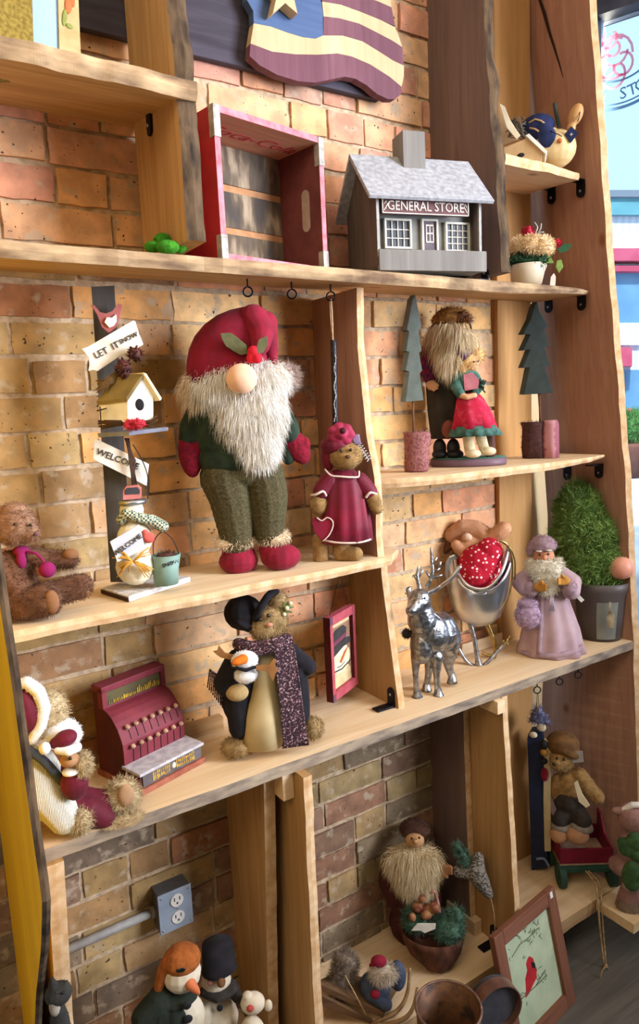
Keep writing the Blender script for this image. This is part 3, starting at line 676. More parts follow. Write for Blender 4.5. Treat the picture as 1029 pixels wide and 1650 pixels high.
for sgnx, xx in ((1, sx0+.008), (-1, sx1-.008)): mb.tube([(xx-sgnx*.004, -.0048, sz0+.006), (xx+sgnx*.004, -.0048, sz1-.012), (xx+sgnx*.001, -.0048, sz1-.006), (xx-sgnx*.003, -.0048, sz1-.012)], .0012, 5)
mb.build('sign_border', off_w, sgn)
tm = text_mesh('lettering', 'GENERAL STORE', .0265, off_w, sgn, Matrix.Translation(((sx0+sx1)/2, -.0048, (sz0+sz1)/2)) @ Matrix.Rotation(R(90), 4, 'X') @ Matrix.Scale((sx1-sx0-.026)/.215, 4, (1, 0, 0)))
bx = [v_.co.x for v_ in tm.data.vertices]; mw = (sx1-sx0-.024)/(max(bx)-min(bx)); mc = (sx0+sx1)/2
for v_ in tm.data.vertices: v_.co.x = mc+(v_.co.x-mc)*mw
paneg = M('dark model panes', '#3c4048', '#565b62', 40, .3)
def hwin(p0, p1, nx, nz, nm):
    a = hp(*p0, .029); b = hp(*p1, .029); x0, x1, z1, z0 = a.x, b.x, a.z, b.z
    mb = MB(); mb.box((x0, .027, z0), (x1, .031, z1)); w_ = mb.build(nm, paneg, hs.root)
    mb = MB(); q = .004
    for c_ in ((x0-q, z0-q, x0, z1+q), (x1, z0-q, x1+q, z1+q), (x0, z0-q, x1, z0), (x0, z1, x1, z1+q)): mb.box((c_[0], .022, c_[1]), (c_[2], .032, c_[3]))
    for i in range(1, nx): x = x0+(x1-x0)*i/nx; mb.box((x-.0009, .0245, z0), (x+.0009, .029, z1))
    for i in range(1, nz): z = z0+(z1-z0)*i/nz; mb.box((x0, .0245, z-.0009), (x1, .029, z+.0009))
    mb.build('window_frame', off_w, w_)
hwin((620, 356), (659, 399), 4, 3, 'window'); hwin((718, 362), (752, 404), 4, 4, 'window')
a = hp(680, 357, .029); b = hp(702, 418, .029)
mb = MB(); mb.box((a.x, .026, .012), (b.x, .031, a.z)); dr = mb.build('door', M('mauve door', '#6a5f68', '#5b515a', 30, .8), hs.root)
mb = MB(); q = .004; mb.box((a.x-q, .022, .012), (a.x, .031, a.z+q)); mb.box((b.x, .022, .012), (b.x+q, .031, a.z+q)); mb.box((a.x, .022, a.z), (b.x, .031, a.z+q))
ww = (b.x-a.x); mx_ = (a.x+b.x)/2
for (u0, v0, u1, v1) in ((-.3, .55, -.24, .93), (.24, .55, .3, .93), (-.3, .55, .3, .58), (-.3, .9, .3, .93), (-.03, .55, .03, .93), (-.3, .73, .3, .76)):
    hh = a.z-.012; mb.box((mx_+u0*ww, .0245, .012+v0*hh), (mx_+u1*ww, .027, .012+v1*hh))
mb.build('door_trim', off_w, dr)
# --- upper right shelf: little wooden box house and gourd snowman
zt = 2.058+.02
bh = Fig('wooden_birdhouse', 'small tan wooden birdhouse lying with a curved petal on the upper right shelf', 'birdhouse', (aty(838, 254, -.17).x, -.17, 2.067))
tan = M('tan wood', '#cfb084', '#bd9a6c', 25, .75); pale = M('pale yellow gourd', '#e0c795', '#d4b67e', 12, .5)
bh.prism('body', [(806, 240), (850, 222), (874, 246), (872, 262), (806, 258)], tan, 0, 40)
bh.prism('roof', [(846, 218), (852, 215), (881, 243), (879, 249)], white_p, 4, 44)
bh.part('entrance_hole', [E(839, 250, 5.5, 3.4, 1.2, .4)], blackp, raw=True)
bh.prism('side_roof', [(804, 166), (812, 176), (822, 200), (836, 224), (806, 236)], tan, -26, 5)
bh.tubes('nest_twigs', [[(812+random.uniform(0, 30), 186+random.uniform(0, 36), -14+random.uniform(-4, 4)), (816+random.uniform(0, 34), 190+random.uniform(0, 36), -14+random.uniform(-4, 4))] for _ in range(60)], .7, M('grey twig', '#6e6558', '#4f473c', 40, .9))
bh.prism('petal', [(804, 166), (813, 172), (822, 194), (838, 218), (832, 225), (816, 206)], cream, -10, 3)
gs = Fig('gourd_snowman', 'cream gourd snowman in navy scarf lying on the upper right shelf', 'gourd ornament', (aty(897, 270, -.17).x, -.17, 2.06))
gs.part('gourd_body', [E(898, 240, 29, 29, 27), E(884, 226, 20, 20, 18)], pale)
navy = M('navy felt', '#26305a', '#1c2446', 40, .9, .2)
gs.part('scarf', [E(866, 204, 27, 19, 18, 6), E(880, 218, 14, 22, 10, 20, -25), E(850, 208, 16, 14, 14, 0)], navy)
gs.tube('arm_twig', [(893, 166, 0), (897, 190, 2), (902, 214, 8)], 3, M('dark green twig', '#3b4a44', '#2f3c38', 40, .8))
gs.part('gourd_head', [E(927, 185, 11, 17, 11, 8, 22), E(920, 206, 7, 8, 7, 10)], M('tan gourd', '#c79a66', '#b98a56', 14, .5))
gs.prism('navy_tag', [(909, 216), (920, 203), (931, 214), (919, 230)], navy, 24, 3); gs.text('stitched_mark', '+', 920, 217, 10, off_w, 24.6)
gs.part('nose', [E(901, 227, 4, 3.4, 5, 28)], M('orange clay', '#c06a36', '#b05a28', 20, .7), raw=True)
gs.tubes('smile', [[(886, 211, 28), (892, 214, 31), (898, 216, 31), (905, 220, 29)], [(930, 196, 18), (933, 188, 18), (934, 180, 17)]], .7, blackp)
gs.tubes('stitching', [[(852, 198, 20), (862, 192, 24), (872, 195, 25), (878, 200, 24)], [(853, 206, 20), (862, 208, 25), (868, 212, 26)]], 1.3, tan)
# --- flower pot beside the divider
fp2 = Fig('flower_pot', 'cream pot of white mums and red roses on the long top shelf', 'flower pot', (aty(850, 455, -.15).x, -.15, ztop(-.15)))
fp2.loft('pot', [(848, 458, 23, 23), (849, 440, 26, 26), (850, 428, 30, 30)], M('cream ceramic', '#d8cdb6', '#cabfa6', 8, .45), open_top=True, solid=1.5)
gleaf = M('dark leaf', '#2f5a3c', '#23452e', 30, .6); pleaf = M('pale leaf', '#8fae5e', '#76964a', 30, .6); mum = M('cream petal', '#f4dfba', '#e9cda0', 40, .7); rosem = M('rose petal', '#c2203f', '#a3142f', 40, .6)
fp2.part('foliage', [E(850, 424, 30, 8, 26), E(868, 420, 14, 7, 10, 14), E(832, 420, 14, 8, 10, 12)], gleaf, fur=(300, 9, 5, (0, 0, .1), .7))
for i, (x, y, r_, of) in enumerate(((838, 397, 17, 6), (874, 398, 17, 12), (856, 394, 15, 16))):
    fp2.part('mum_bloom', [E(x, y, r_, r_*.88, r_*.8, of)], mum, fur=(420, 6, 2.6, (0, 0, 0), .3))
for (x, y, r_, of) in ((850, 374, 9, 4), (897, 393, 6.5, 6)):
    fp2.part('rose', [E(x, y, r_, r_*.85, r_, of), E(x+1, y-2, r_*.6, r_*.6, r_*.6, of+r_*.5)], rosem, raw=False, fur=(60, 4, 4, (0, 0, .3), .4))
for P_, m_ in ((((897, 402), (908, 392), (922, 394), (914, 404), (902, 408)), gleaf), (((897, 420), (904, 418), (907, 430), (900, 440), (895, 430)), pleaf), (((868, 415), (886, 412), (892, 424), (878, 424)), pleaf), (((838, 415), (852, 410), (862, 418), (848, 424)), pleaf)):
    fp2.prism('leaf', P_, m_, 16, 1.5)
fp2.tubes('wire_sprig', [[(862, 378, 8), (866, 366, 8), (861, 358, 8)], [(864, 380, 8), (871, 368, 8), (872, 360, 8)], [(866, 382, 8), (870, 374, 8), (876, 374, 8)]], .8, off_w)
fp2.prism('price_tag', [(887, 446), (892, 440), (895, 446), (894, 460), (885, 462)], white_p, 18, .6)
# ================================================================== welcome post
def base(x, y, Z): p = atz(x, y, Z); return (p.x, p.y, Z)
wp = Fig('welcome_post', 'tall snowy welcome post with birdhouse, snowman and hanging signs', 'decorative post', base(240, 957, S2))
snowm = M('speckled snow white', '#e9e7e4', '#b9b6b4', 110, .95, .6, lo=.3, hi=.6); postg = wood('slate post', '#524f4d', '#3b3937', '#66625e', 'z', .7, '#2c2b30'); signw = M('whitewashed sign', '#efece6', '#d4cdc0', 25, .85)
# base slab from its four real corners on the shelf
q = [atz(208, 971, S2), atz(307, 938, S2)]; q.append(q[1]+Vector((-.035, .10, 0))); q.append(q[0]+Vector((-.02, .10, 0)))
q = [Vector((p.x, min(p.y, -.014), p.z)) for p in q]
mb = MB(); mb.prism([wp.mi @ p for p in q], (0, 0, .011)); mb.build('base', snowm, wp.root, False, .0012)
mb = MB(); mb.prism([wp.mi @ (p+Vector((-.0006, 0, .0))) for p in (q[0], q[3], q[3]+Vector((0, 0, .0085)), q[0]+Vector((0, 0, .0085)))], (-.0008, 0, 0)); mb.build('base_side', M('dark brown side', '#3a2420', '#4a2c26', 30, .8), wp.root)
wp.prism('post', [(147, 462), (184, 460), (214, 938), (178, 938)], postg, -34, 16)
wp.prism('bird', [(146, 491), (152, 492), (161, 503), (171, 505), (181, 501), (190, 489), (197, 491), (193, 511), (187, 527), (176, 537), (164, 527), (156, 506)], M('dusty red bird', '#a8625f', '#985553', 30, .8), -14, 6)
wp.prism('wing', [(168, 519), (172, 511), (180, 512), (187, 506), (188, 517), (183, 525), (176, 528)], signw, -11, 3)
wp.prism('sign', [(132, 562), (141, 559), (215, 516), (218, 518), (220, 525), (223, 535), (231, 555), (224, 559), (191, 575), (157, 598), (150, 596), (142, 598), (144, 588), (143, 576)], signw, -8, 5)
ink2 = M('black ink', '#26242a', '#35333a', 50, .8)
wp.text('lettering', 'LET', 163, 569, 14, ink2, -7, -24); wp.text('lettering', 'IT', 186, 557, 14, ink2, -7, -24); wp.text('lettering', 'SNOW', 207, 545, 10, ink2, -7, -24)
cone = M('pine cone', '#5c2f28', '#3d201b', 60, .8)
for (x, y, r_) in ((199, 592, 11), (201, 602, 9), (217, 570, 9)):
    wp.part('pine_cone', [E(x, y, r_, r_*1.1, r_, 4)], cone, fur=(70, 5, 5, (0, 0, .2), .2))
wp.tubes('straw_spray', [[(192, 596, 0), (178+random.uniform(-8, 4), 606+random.uniform(0, 14), 4), (158+random.uniform(-4, 14), 612+random.uniform(0, 22), 4)] for _ in range(34)], .8, M('brown straw', '#7d6238', '#5d4628', 30, .9))
# birdhouse with depth: the front gable is extruded back and to the left
bx_ = (-46, 6, -30)
wp.prism('birdhouse', [(205, 645), (232, 604), (247, 632), (247, 676), (206, 680)], white_p, 22, ext=bx_)
ol = M('shaded olive roof', '#8d7b4e', '#776740', 30, .85)  # left roof panel only: shade of that side is put into the olive
wp.prism('birdhouse_roof', [(203, 641), (231, 600), (233, 605), (205, 647)], ol, 25, ext=(-48, 6, -32)); wp.prism('birdhouse_roof', [(230, 600), (236, 602), (261, 642), (258, 646)], cream, 27, ext=(-36, 4, -30))
wp.part('entrance_hole', [E(225, 652, 6.5, 9, 1, 22.2)], blackp, raw=True)
wp.prism('platform', [(207, 695), (271, 688), (271, 694), (208, 702)], M('grey platform', '#8d93a8', '#777c90', 50, .8), 26, ext=(-50, 3, -44))
wp.tubes('twigs', [[(160+random.uniform(-4, 8), 676+random.uniform(0, 16), 8), (209, 678+random.uniform(0, 10), 18)] for _ in range(10)]+[[(161, 655, 4), (163, 690, 6)], [(156, 662, 4), (172, 658, 6)], [(234, 684, 26), (250+random.uniform(0, 4), 664+random.uniform(0, 22), 24)], [(234, 688, 26), (254, 676, 24)], [(234, 686, 26), (252, 690, 24)]], 1.2, M('twig brown', '#4e3620', '#3c2a18', 40, .9))
wp.part('red_flower', [E(212+math.cos(a)*8, 684+math.sin(a)*5, 5.5, 4, 4, 30) for a in [k*1.05 for k in range(6)]]+[E(222, 683, 9, 8, 5, 32), E(230, 682, 5, 5, 4, 30)], M('poinsettia red', '#a31428', '#c43444', 80, .7), fur=(120, 5, 2.4, (0, 0, .1), .6))
wp.prism('sign', [(152, 706), (240, 748), (236, 783), (150, 740)], signw, -12, 5)
wp.text('lettering', 'WELCOME', 190, 740, 14, ink2, -11, 25)
wp.tubes('twig_bundle', [[(204+random.uniform(-4, 5), 706, -6), (211+random.uniform(-4, 7), 742, -2), (217+random.uniform(-4, 4), 782, -4)] for _ in range(16)], 1.1, M('dark twig', '#4a3428', '#35251c', 40, .9))
wp.tube('hanging_wire', [(214, 716, -4), (230, 744, -4), (238, 770, -4), (238, 804, -2)], .8, blackp)
snow = M('snowman cream', '#ddd6bf', '#cfc6ac', 20, .85, .2)
wp.part('snowman_body', [E(212, 822, 19, 18, 16, 0), E(217, 868, 28, 30, 22, 0), E(218, 912, 31, 31, 25, 0)], snow)
wp.loft('jar_lid', [(213, 812, 21, 18), (213, 809, 22, 19), (213, 805, 21, 18)], steel, off=0)
wp.prism('mailbox_hat', [(198, 806), (198, 792), (203, 784), (222, 782), (228, 787), (228, 803)], M('pink tin', '#c98078', '#b86c66', 30, .6), 10, 18)
wp.prism('mailbox_mouth', [(201, 797), (201, 790), (205, 786), (221, 785), (225, 789), (225, 796)], M('dark tin', '#4a4a50', '#3a3a40', 30, .6), 11, 3)
wp.part('scarf', [T((195, 838, 8, 8), (203, 827, 15, 8), (222, 834, 17, 8), (245, 838, 12, 9), (262, 848, 8, 10))], M('checked scarf', '#3a5a58', '#cfc7a2', 260, .95, kind='check'))
wp.prism('sign', [(177, 873), (224, 845), (234, 884), (189, 906)], M('pale blue sign', '#d8dde6', '#c2c9d6', 20, .8), 32, 4)
wp.text('lettering', 'WELCOME', 206, 878, 10.5, ink2, 33, -31)
wp.part('cardinal', [E(239, 866, 10, 9, 5, 22, 30), E(234, 858, 5, 5, 4, 22)], M('coral red', '#d9695a', '#c4524a', 50, .8), raw=True)
raf = M('straw raffia', '#d8a84a', '#b9822e', 40, .85)
wp.tubes('raffia_bow', [[(214, 905, 30), (214+r_*math.cos(a)*.5, 905+r_*math.sin(a)*.45-3, 34), (214+r_*math.cos(a), 905+r_*math.sin(a)*.9, 28)] for r_, a in [(random.uniform(18, 38), random.choice((random.uniform(.3, 1), random.uniform(1.9, 2.9), random.uniform(5.4, 5.9), random.uniform(3.3, 3.9)))) for _ in range(46)]], .9, raf)
wp.loft('bucket', [(268, 940, 19, 19), (267, 918, 20, 20), (268, 893, 22, 22)], M('sage green enamel', '#7d9a8e', '#6c897e', 25, .5), off=2, open_top=True, solid=1)
wp.part('bucket_filling', [E(268, 894, 17, 5, 14, 2)], M('dark berries', '#3a2a24', '#57352c', 120, .8), fur=(60, 5, 2, (0, 0, .5), .6))
wp.text('lettering', 'SNOW', 275, 908, 9, ink2, 24, -12)
wp.tube('bucket_handle', [(247, 894, 4), (248, 872, 4), (262, 857, 4), (278, 870, 4), (288, 892, 4)], .8, blackp)
# ================================================================== FIGURES ON THE MIDDLE SHELVES
eye_m = M('dark bead', '#120d0c', '#1c1412', 20, .25, spec=.6)
def eyes(f, P, r_=2.6): 
    for p in P: f.part('eye', [E(p[0], p[1], r_, r_, r_, p[2])], eye_m, raw=True)
# --- brown teddy at the left end
bf = M('brown plush', '#74503a', '#553624', 40, .95, sheen=.3); bf2 = M('pinkish brown plush', '#a07c62', '#85604a', 40, .95, sheen=.3); pad = M('orange brown pad', '#8d6240', '#775034', 30, .9)
td = Fig('teddy_bear', 'brown plush teddy bear with magenta scarf sitting at the left end', 'teddy bear', base(45, 996, S2))
td.part('body', [E(20, 938, 36, 52, 34, 0), T((45, 895, 0, 15), (85, 902, 4, 16), (112, 902, 10, 15)), T((0, 915, 8, 22), (28, 950, 22, 16)), T((40, 960, 4, 20), (90, 955, 10, 20), (128, 945, 14, 21)), T((14, 975, 14, 22), (50, 972, 26, 25), (72, 967, 30, 27))], bf, fur=(4200, 6, 1.3, (0, 0, -.3), .45))
td.part('head', [E(24, 848, 33, 30, 28, 4), E(48, 858, 16, 15, 14, 16), E(22, 822, 20, 12, 14, 6), E(0, 840, 14, 17, 10, 4)], bf2, fur=(2400, 6, 1.2, (0, 0, -.2), .45))
td.part('foot_pad', [E(137, 947, 8, 17, 13, 19)], pad, raw=True); td.part('foot_pad', [E(83, 970, 12, 19, 9, 50)], pad, raw=True); td.part('paw_pad', [E(114, 893, 12, 9, 8, 20)], pad, raw=True)
eyes(td, [(49, 846, 30), (24, 845, 30)], 2.6); td.part('nose', [E(58, 861, 3, 3, 3, 29)], M('pinkish nose', '#6a4450', '#5a3844', 20, .6), raw=True)
mag = M('magenta felt', '#8e1a58', '#76124a', 40, .9, .2)
td.part('scarf', [E(34, 888, 13, 9, 14, 12), E(34, 903, 8, 14, 7, 22)], mag); td.tube('scarf_cord', [(44, 889, 24), (58, 892, 30), (68, 902, 32), (73, 912, 34)], 2.2, mag); td.part('pompom', [E(76, 918, 13, 13, 12, 34)], mag)
# --- tall gnome
gn = Fig('gnome', 'tall gnome doll with red hat, white beard and red boots standing on the shelf', 'gnome doll', base(416, 918, S2))
redf = M('red felt', '#8a0f2c', '#6e0b24', 35, .85, .25, sheen=.3); redk = M('red knit', '#861129', '#650c20', 160, .95, .5); greenf = M('dark green felt', '#2e3d2e', '#222f24', 45, .95, .2); tw = M('olive tweed', '#5a5136', '#37351f', 210, .95, .4, lo=.3, hi=.7)
wf_ = M('white fur', '#f3f0ea', '#e2dbce', 30, .9); wf2 = M('cream fur', '#ead9bd', '#d6c09e', 30, .9)
gn.part('boot', [E(384, 904, 32, 22, 30, 0), E(384, 890, 27, 20, 24, -4)], redf, raw=False); gn.part('boot', [E(452, 897, 33, 22, 28, 6), E(440, 886, 24, 18, 22, 0)], redf)
gn.part('boot_cuff', [E(378, 872, 32, 13, 26, 0)], wf2, fur=(900, 8, 1.6, (0, 0, -.3), .5)); gn.part('boot_cuff', [E(441, 866, 25, 12, 23, 0)], wf2, fur=(900, 8, 1.6, (0, 0, -.3), .5))
gn.part('trousers', [E(385, 762, 62, 26, 36, 0), T((362, 770, 0, 40), (372, 800, 0, 36), (380, 850, 0, 30), (381, 868, 0, 28)), T((425, 765, 0, 33), (432, 800, 0, 32), (434, 860, 0, 24))], tw)
gn.part('coat', [E(378, 690, 70, 72, 46, 0), E(372, 735, 55, 38, 42, 0), T((318, 665, 0, 18), (309, 690, 4, 20), (306, 705, 6, 18)), T((446, 668, 0, 22), (464, 690, 4, 18), (470, 705, 6, 15)), T((462, 715, 4, 10), (464, 738, 6, 11))], greenf)
gn.part('mitten', [E(306, 732, 18, 37, 14, 10, -4), E(318, 720, 8, 14, 9, 14)], redk); gn.part('mitten', [E(479, 720, 18, 30, 13, 8, -24), E(492, 716, 8, 12, 8, 10)], redk)
gn.loft('hat', [(371, 616, 67, 48), (372, 600, 70, 50), (372, 580, 69, 50), (371, 560, 64, 48), (374, 540, 58, 44), (381, 522, 50, 40), (390, 508, 40, 33), (398, 500, 29, 25), (404, 495, 14, 12)], redf, folds=5, amp=.035, off=2)
gn.part('hat_tip', [T((408, 514, 26, 22), (421, 536, 40, 19), (420, 556, 52, 14), (412, 572, 58, 9)), T((428, 520, 16, 18), (436, 560, 22, 12), (440, 590, 26, 7))], redf, smooth=6)
gn.part('beard', [E(387, 618, 72, 36, 38, 20, -8), E(402, 662, 52, 56, 32, 28), E(414, 704, 31, 42, 24, 30)], wf_, fur=(7500, 24, 1.3, (.02, -.3, -1.1), .25), voxel=2.2)
gn.part('side_hair', [E(318, 628, 20, 26, 18, 12)], wf2, fur=(900, 26, 1.3, (0, -.2, -.9), .3)); gn.part('side_hair', [E(462, 608, 15, 18, 14, -6)], M('grey pink fur', '#c3b0a6', '#a89488', 30, .9), fur=(700, 14, 1.2, (.3, 0, -.3), .5))
gn.part('nose', [E(389, 610, 23, 22, 20, 68)], M('nude felt nose', '#eec3a4', '#e2b090', 25, .8), raw=True)
hol = M('holly felt', '#6a6b4a', '#55573a', 40, .9)
gn.prism('holly_leaf', [(355, 537), (372, 536), (384, 545), (397, 556), (399, 570), (388, 572), (376, 566), (364, 558), (358, 548)], hol, 58, 2); gn.prism('holly_leaf', [(413, 560), (417, 547), (430, 541), (431, 556), (424, 568), (416, 570)], hol, 86, 2)
gn.part('holly_berries', [E(408, 567, 9, 9, 8, 66), E(414, 577, 8, 8, 8, 68), E(404, 577, 7, 8, 7, 66)], M('bright red felt', '#d21a30', '#c01228', 30, .8))
# --- bear in red velvet dress
br = Fig('dress_bear', 'small tan bear in a red velvet dress beside the tall gnome', 'teddy bear', base(548, 902, S2))
tanf = M('tan plush', '#a68453', '#86683e', 60, .95, sheen=.3); vel = M('red velvet', '#84102f', '#5c0a24', 14, .6, .2, sheen=.6); lace = M('cream lace', '#e6d2c4', '#d4bcae', 60, .8)
br.part('body', [T((515, 872, 0, 14), (517, 898, 0, 13)), T((548, 870, 0, 14), (550, 892, 0, 14), (573, 893, 10, 12)), E(552, 810, 26, 50, 22)], tanf, fur=(1500, 3.2, 1, (0, 0, -.2), .5))
br.loft('dress', [(556, 872, 42, 30), (556, 845, 40, 28), (555, 810, 36, 26), (554, 780, 31, 22), (553, 766, 25, 18), (553, 757, 17, 13)], vel, folds=11, amp=.07, seg=66)
br.part('sleeve', [T((530, 775, 6, 15), (518, 792, 8, 15))], vel); br.part('sleeve', [T((580, 775, 2, 14), (594, 792, 4, 14))], vel)
br.part('paw', [E(514, 812, 15, 17, 13, 10)], tanf, fur=(400, 3.2, 1, (0, 0, -.2), .5)); br.part('paw', [T((600, 802, 4, 12), (607, 820, 6, 9))], tanf, fur=(400, 3.2, 1, (0, 0, -.2), .5))
br.tube('neck_trim', [(523, 756, 16), (533, 766, 22), (550, 768, 24), (566, 769, 22), (577, 768, 18), (578, 759, 14)], 1.5, lace)
br.tube('hem_trim', [(515, 866, 14), (528, 872, 26), (552, 875, 31), (580, 874, 26), (597, 869, 14)], 1.6, lace)
br.tube('cuff_trim', [(501, 798, 12), (508, 797, 24), (520, 792, 24), (525, 799, 18)], 2, lace); br.tube('cuff_trim', [(589, 802, 16), (596, 794, 18), (606, 796, 10)], 2, lace)
br.prism('heart_purse', [(519, 873), (506, 858), (502, 843), (503, 836), (510, 833), (518, 838), (527, 833), (535, 838), (536, 848), (531, 862)], vel, 40, 5, bevel=1.2); br.tube('purse_trim', [(510, 834, 41), (518, 839, 41), (527, 834, 41), (535, 839, 41), (536, 848, 41), (530, 862, 41), (520, 872, 41)], 1, lace)
br.part('head', [E(556, 732, 29, 24, 24, 6), E(560, 742, 17, 13, 12, 22)], tanf, fur=(1200, 3.2, 1, (0, 0, -.1), .5))
eyes(br, [(549, 726, 30), (565, 725, 30)]); br.part('nose', [E(560, 736, 4, 3, 3, 35)], M('brown thread', '#5a3a22'), raw=True)
br.part('hat', [E(543, 718, 28, 18, 24, 4), E(528, 735, 12, 24, 16, 2)], vel); frz = M('pink red ribbon flower', '#a8304e', '#8c2040', 40, .7)
br.part('hat_flower', [E(549+13*math.cos(a), 700+11*math.sin(a), 10, 9, 7, 20) for a in [k*.9 for k in range(7)]]+[E(550, 699, 9, 9, 8, 25)], frz); br.part('flower_centre', [E(552, 694, 5, 5, 4, 32)], M('dark berry', '#3f0c1c'), raw=True)
lav = M('lavender lace', '#9a86a4', '#806c8c', 60, .8)
br.tubes('lace_fringe', [[(528+i*1.5, 706, 16), (526+i*1.3, 724, 20)] for i in range(14)]+[[(566+i*1.6, 700, 16), (572+i*1.2, 716, 18)] for i in range(8)], 1.2, lav)
br.tubes('silver_sprig', [[(576, 712, 14), (594, 742, 16)]]+[[(578+i*2.6, 716+i*4, 15), (578+i*2.6+4, 714+i*4, 17)] for i in range(7)]+[[(578+i*2.6, 716+i*4, 15), (578+i*2.6-3, 720+i*4, 17)] for i in range(7)], 1, M('silver thread', '#c9c4bd', '#a9a49d', 40, .5))
# --- beaded strap hanging from the third screw eye
P_ = ey[2]; hst = Fig('hanging_strap', 'black beaded strap hanging on twine from the hook above the red bear', 'hanging ornament', (P_.x, P_.y, P_.z-.0))
hst.tube('twine', [(533, 482, 0), (535, 515, 0), (536, 552, 0)], 1.3, M('pale twine', '#c9ab84', '#a98a62', 80, .9)); hst.tube('twine', [(531, 484, 0), (533, 520, 0), (537, 552, 0)], 1.0, MATS['pale twine'])
hst.tube('strap', [(537, 548, 0), (538, 600, 0), (539, 640, 0), (540, 688, -6)], 5, M('black beads', '#141318', '#2c2b33', 200, .35, .5))
hst.tubes('silver_thread', [[(539+1.5*math.sin(q*1.3), 572+q*6, 5.2), (539.5+1.5*math.sin((q+1)*1.3), 572+(q+1)*6, 5.2)] for q in range(18)], .9, M('pale thread', '#b9b4b0', '#98938f', 60, .6))
# --- santa and girl figurine
sg2 = Fig('santa_figurine', 'old santa with long pale hair standing with a girl in red on an oval base', 'figurine', (aty(753, 744, -.115).x, -.115, SR))
sg2.loft('base', [(754, 750, 59, 34), (754, 747, 60, 35), (754, 738, 60, 35)], M('plum base', '#5d4652', '#6d5460', 20, .5)); sg2.loft('base_top', [(754, 738, 58, 33), (754, 736, 58, 33)], M('green base top', '#3f6b58', '#335a4a', 40, .8))
robe = M('dark olive robe', '#38342c', '#2a2722', 30, .9, .2); pl_ = M('red and violet plaid', '#7b1b3a', '#39204a', 90, .9, kind='check'); leat = M('black boot leather', '#1d1a1e', '#2a262a', 20, .5)
sg2.loft('robe', [(722, 706, 28, 22), (716, 660, 28, 22), (712, 610, 27, 21), (714, 572, 22, 18), (720, 545, 14, 13)], robe, folds=7, amp=.06, off=-4)
sg2.part('boot', [E(708, 722, 11, 16, 11, 0), E(708, 732, 13, 8, 15, 6)], leat); sg2.part('boot', [E(730, 722, 11, 16, 11, 0), E(733, 732, 14, 8, 15, 6)], leat)
sg2.part('sleeve', [T((694, 566, 4, 16), (690, 590, 8, 14), (692, 608, 12, 11)), E(684, 598, 8, 12, 8, 6)], pl_); sg2.part('hand', [E(695, 620, 9, 9, 8, 16), T((692, 622, 20, 3), (699, 629, 24, 2.4)), T((696, 620, 22, 3), (704, 626, 25, 2.4)), T((699, 617, 22, 3), (705, 621, 24, 2.4))], M('pale skin', '#d9ac84', '#c99a72', 20, .7))
hairm = M('pale blonde hair', '#ecd8b4', '#d0b488', 25, .7, stretch=(1, 1, .2))
sg2.part('head', [E(734, 548, 20, 22, 18, 8)], M('ruddy skin', '#d29a78', '#c48a68', 20, .7))
sg2.part('hair', [E(716, 545, 22, 30, 20, 6), E(726, 538, 24, 24, 20, 8)], hairm, fur=(2600, 30, 1.3, (-.12, -.2, -1.3), .15)); sg2.part('beard', [E(742, 552, 20, 24, 14, 22), E(728, 575, 16, 22, 13, 24)], M('cream hair', '#f0e2c6', '#dcc8a2', 25, .7), fur=(2200, 26, 1.2, (-.05, -.25, -1.2), .16))
sg2.part('hat', [E(726, 514, 31, 14, 26, 6), E(726, 508, 25, 12, 22, 6)], M('golden brown fur hat', '#a8783c', '#7d5528', 60, .95), fur=(500, 5, 1.4, (0, 0, 0), .5)); sg2.part('hat_wreath', [E(740+i*5, 508+abs(i-1)*3, 6, 6, 5, 26) for i in range(4)], M('dried wreath', '#8a5238', '#5a4a30', 120, .9), fur=(160, 5, 2, (0, 0, 0), .6))
sg2.tube('hood_cord', [(752, 512, 10), (758, 526, 12), (761, 545, 12)], 1.5, robe)
gred = M('red print skirt', '#b5183a', '#c84a5e', 70, .8, lo=.5, hi=.75); ggr = M('green floral cotton', '#2c4f48', '#4f7468', 90, .85); skin = MATS['pale skin']
sg2.loft('girl_skirt', [(763, 690, 34, 26), (761, 668, 29, 23), (757, 644, 21, 17), (754, 632, 14, 12)], gred, folds=7, amp=.07, off=26); sg2.loft('skirt_ruffle', [(765, 702, 40, 30), (764, 694, 37, 28), (763, 686, 33, 25)], ggr, folds=13, amp=.08, off=26, seg=66)
sg2.part('girl_bodice', [E(751, 614, 19, 22, 15, 28), T((740, 606, 32, 10), (735, 622, 38, 10), (741, 634, 42, 8)), T((764, 606, 30, 8), (772, 622, 36, 8), (765, 633, 42, 6))], ggr)
sg2.prism('girl_apron', [(746, 604), (760, 600), (772, 612), (770, 626), (748, 630)], M('pink apron', '#c9808a', '#b56a78', 60, .8), 46, 2); sg2.part('girl_hands', [T((741, 636, 44, 5), (752, 640, 48, 4.5), (764, 637, 46, 4.5))], skin)
sg2.part('girl_head', [E(758, 583, 14, 16, 14, 30)], skin, raw=True); sg2.part('girl_hair', [E(755, 582, 14, 14, 11, 34), E(768, 572, 11, 12, 12, 28), E(747, 592, 8, 12, 9, 34)], M('blonde curls', '#e3c084', '#cda468', 60, .7), fur=(300, 7, 1.6, (0, 0, -.4), .7)); eyes(sg2, [(763, 583, 45), (770, 582, 42)], 1.4)
sg2.part('girl_hat', [E(747, 574, 17, 14, 16, 30), E(738, 588, 8, 16, 11, 28)], M('purple velvet', '#3f2040', '#553058', 50, .8))
bt = M('cream boot', '#ddcfae', '#c9b88f', 80, .8)
sg2.part('girl_boot', [T((754, 706, 26, 9), (757, 728, 26, 9)), E(762, 731, 13, 7, 9, 32)], bt); sg2.part('girl_boot', [T((774, 704, 22, 9), (780, 724, 22, 8)), E(787, 727, 12, 7, 9, 28)], bt)
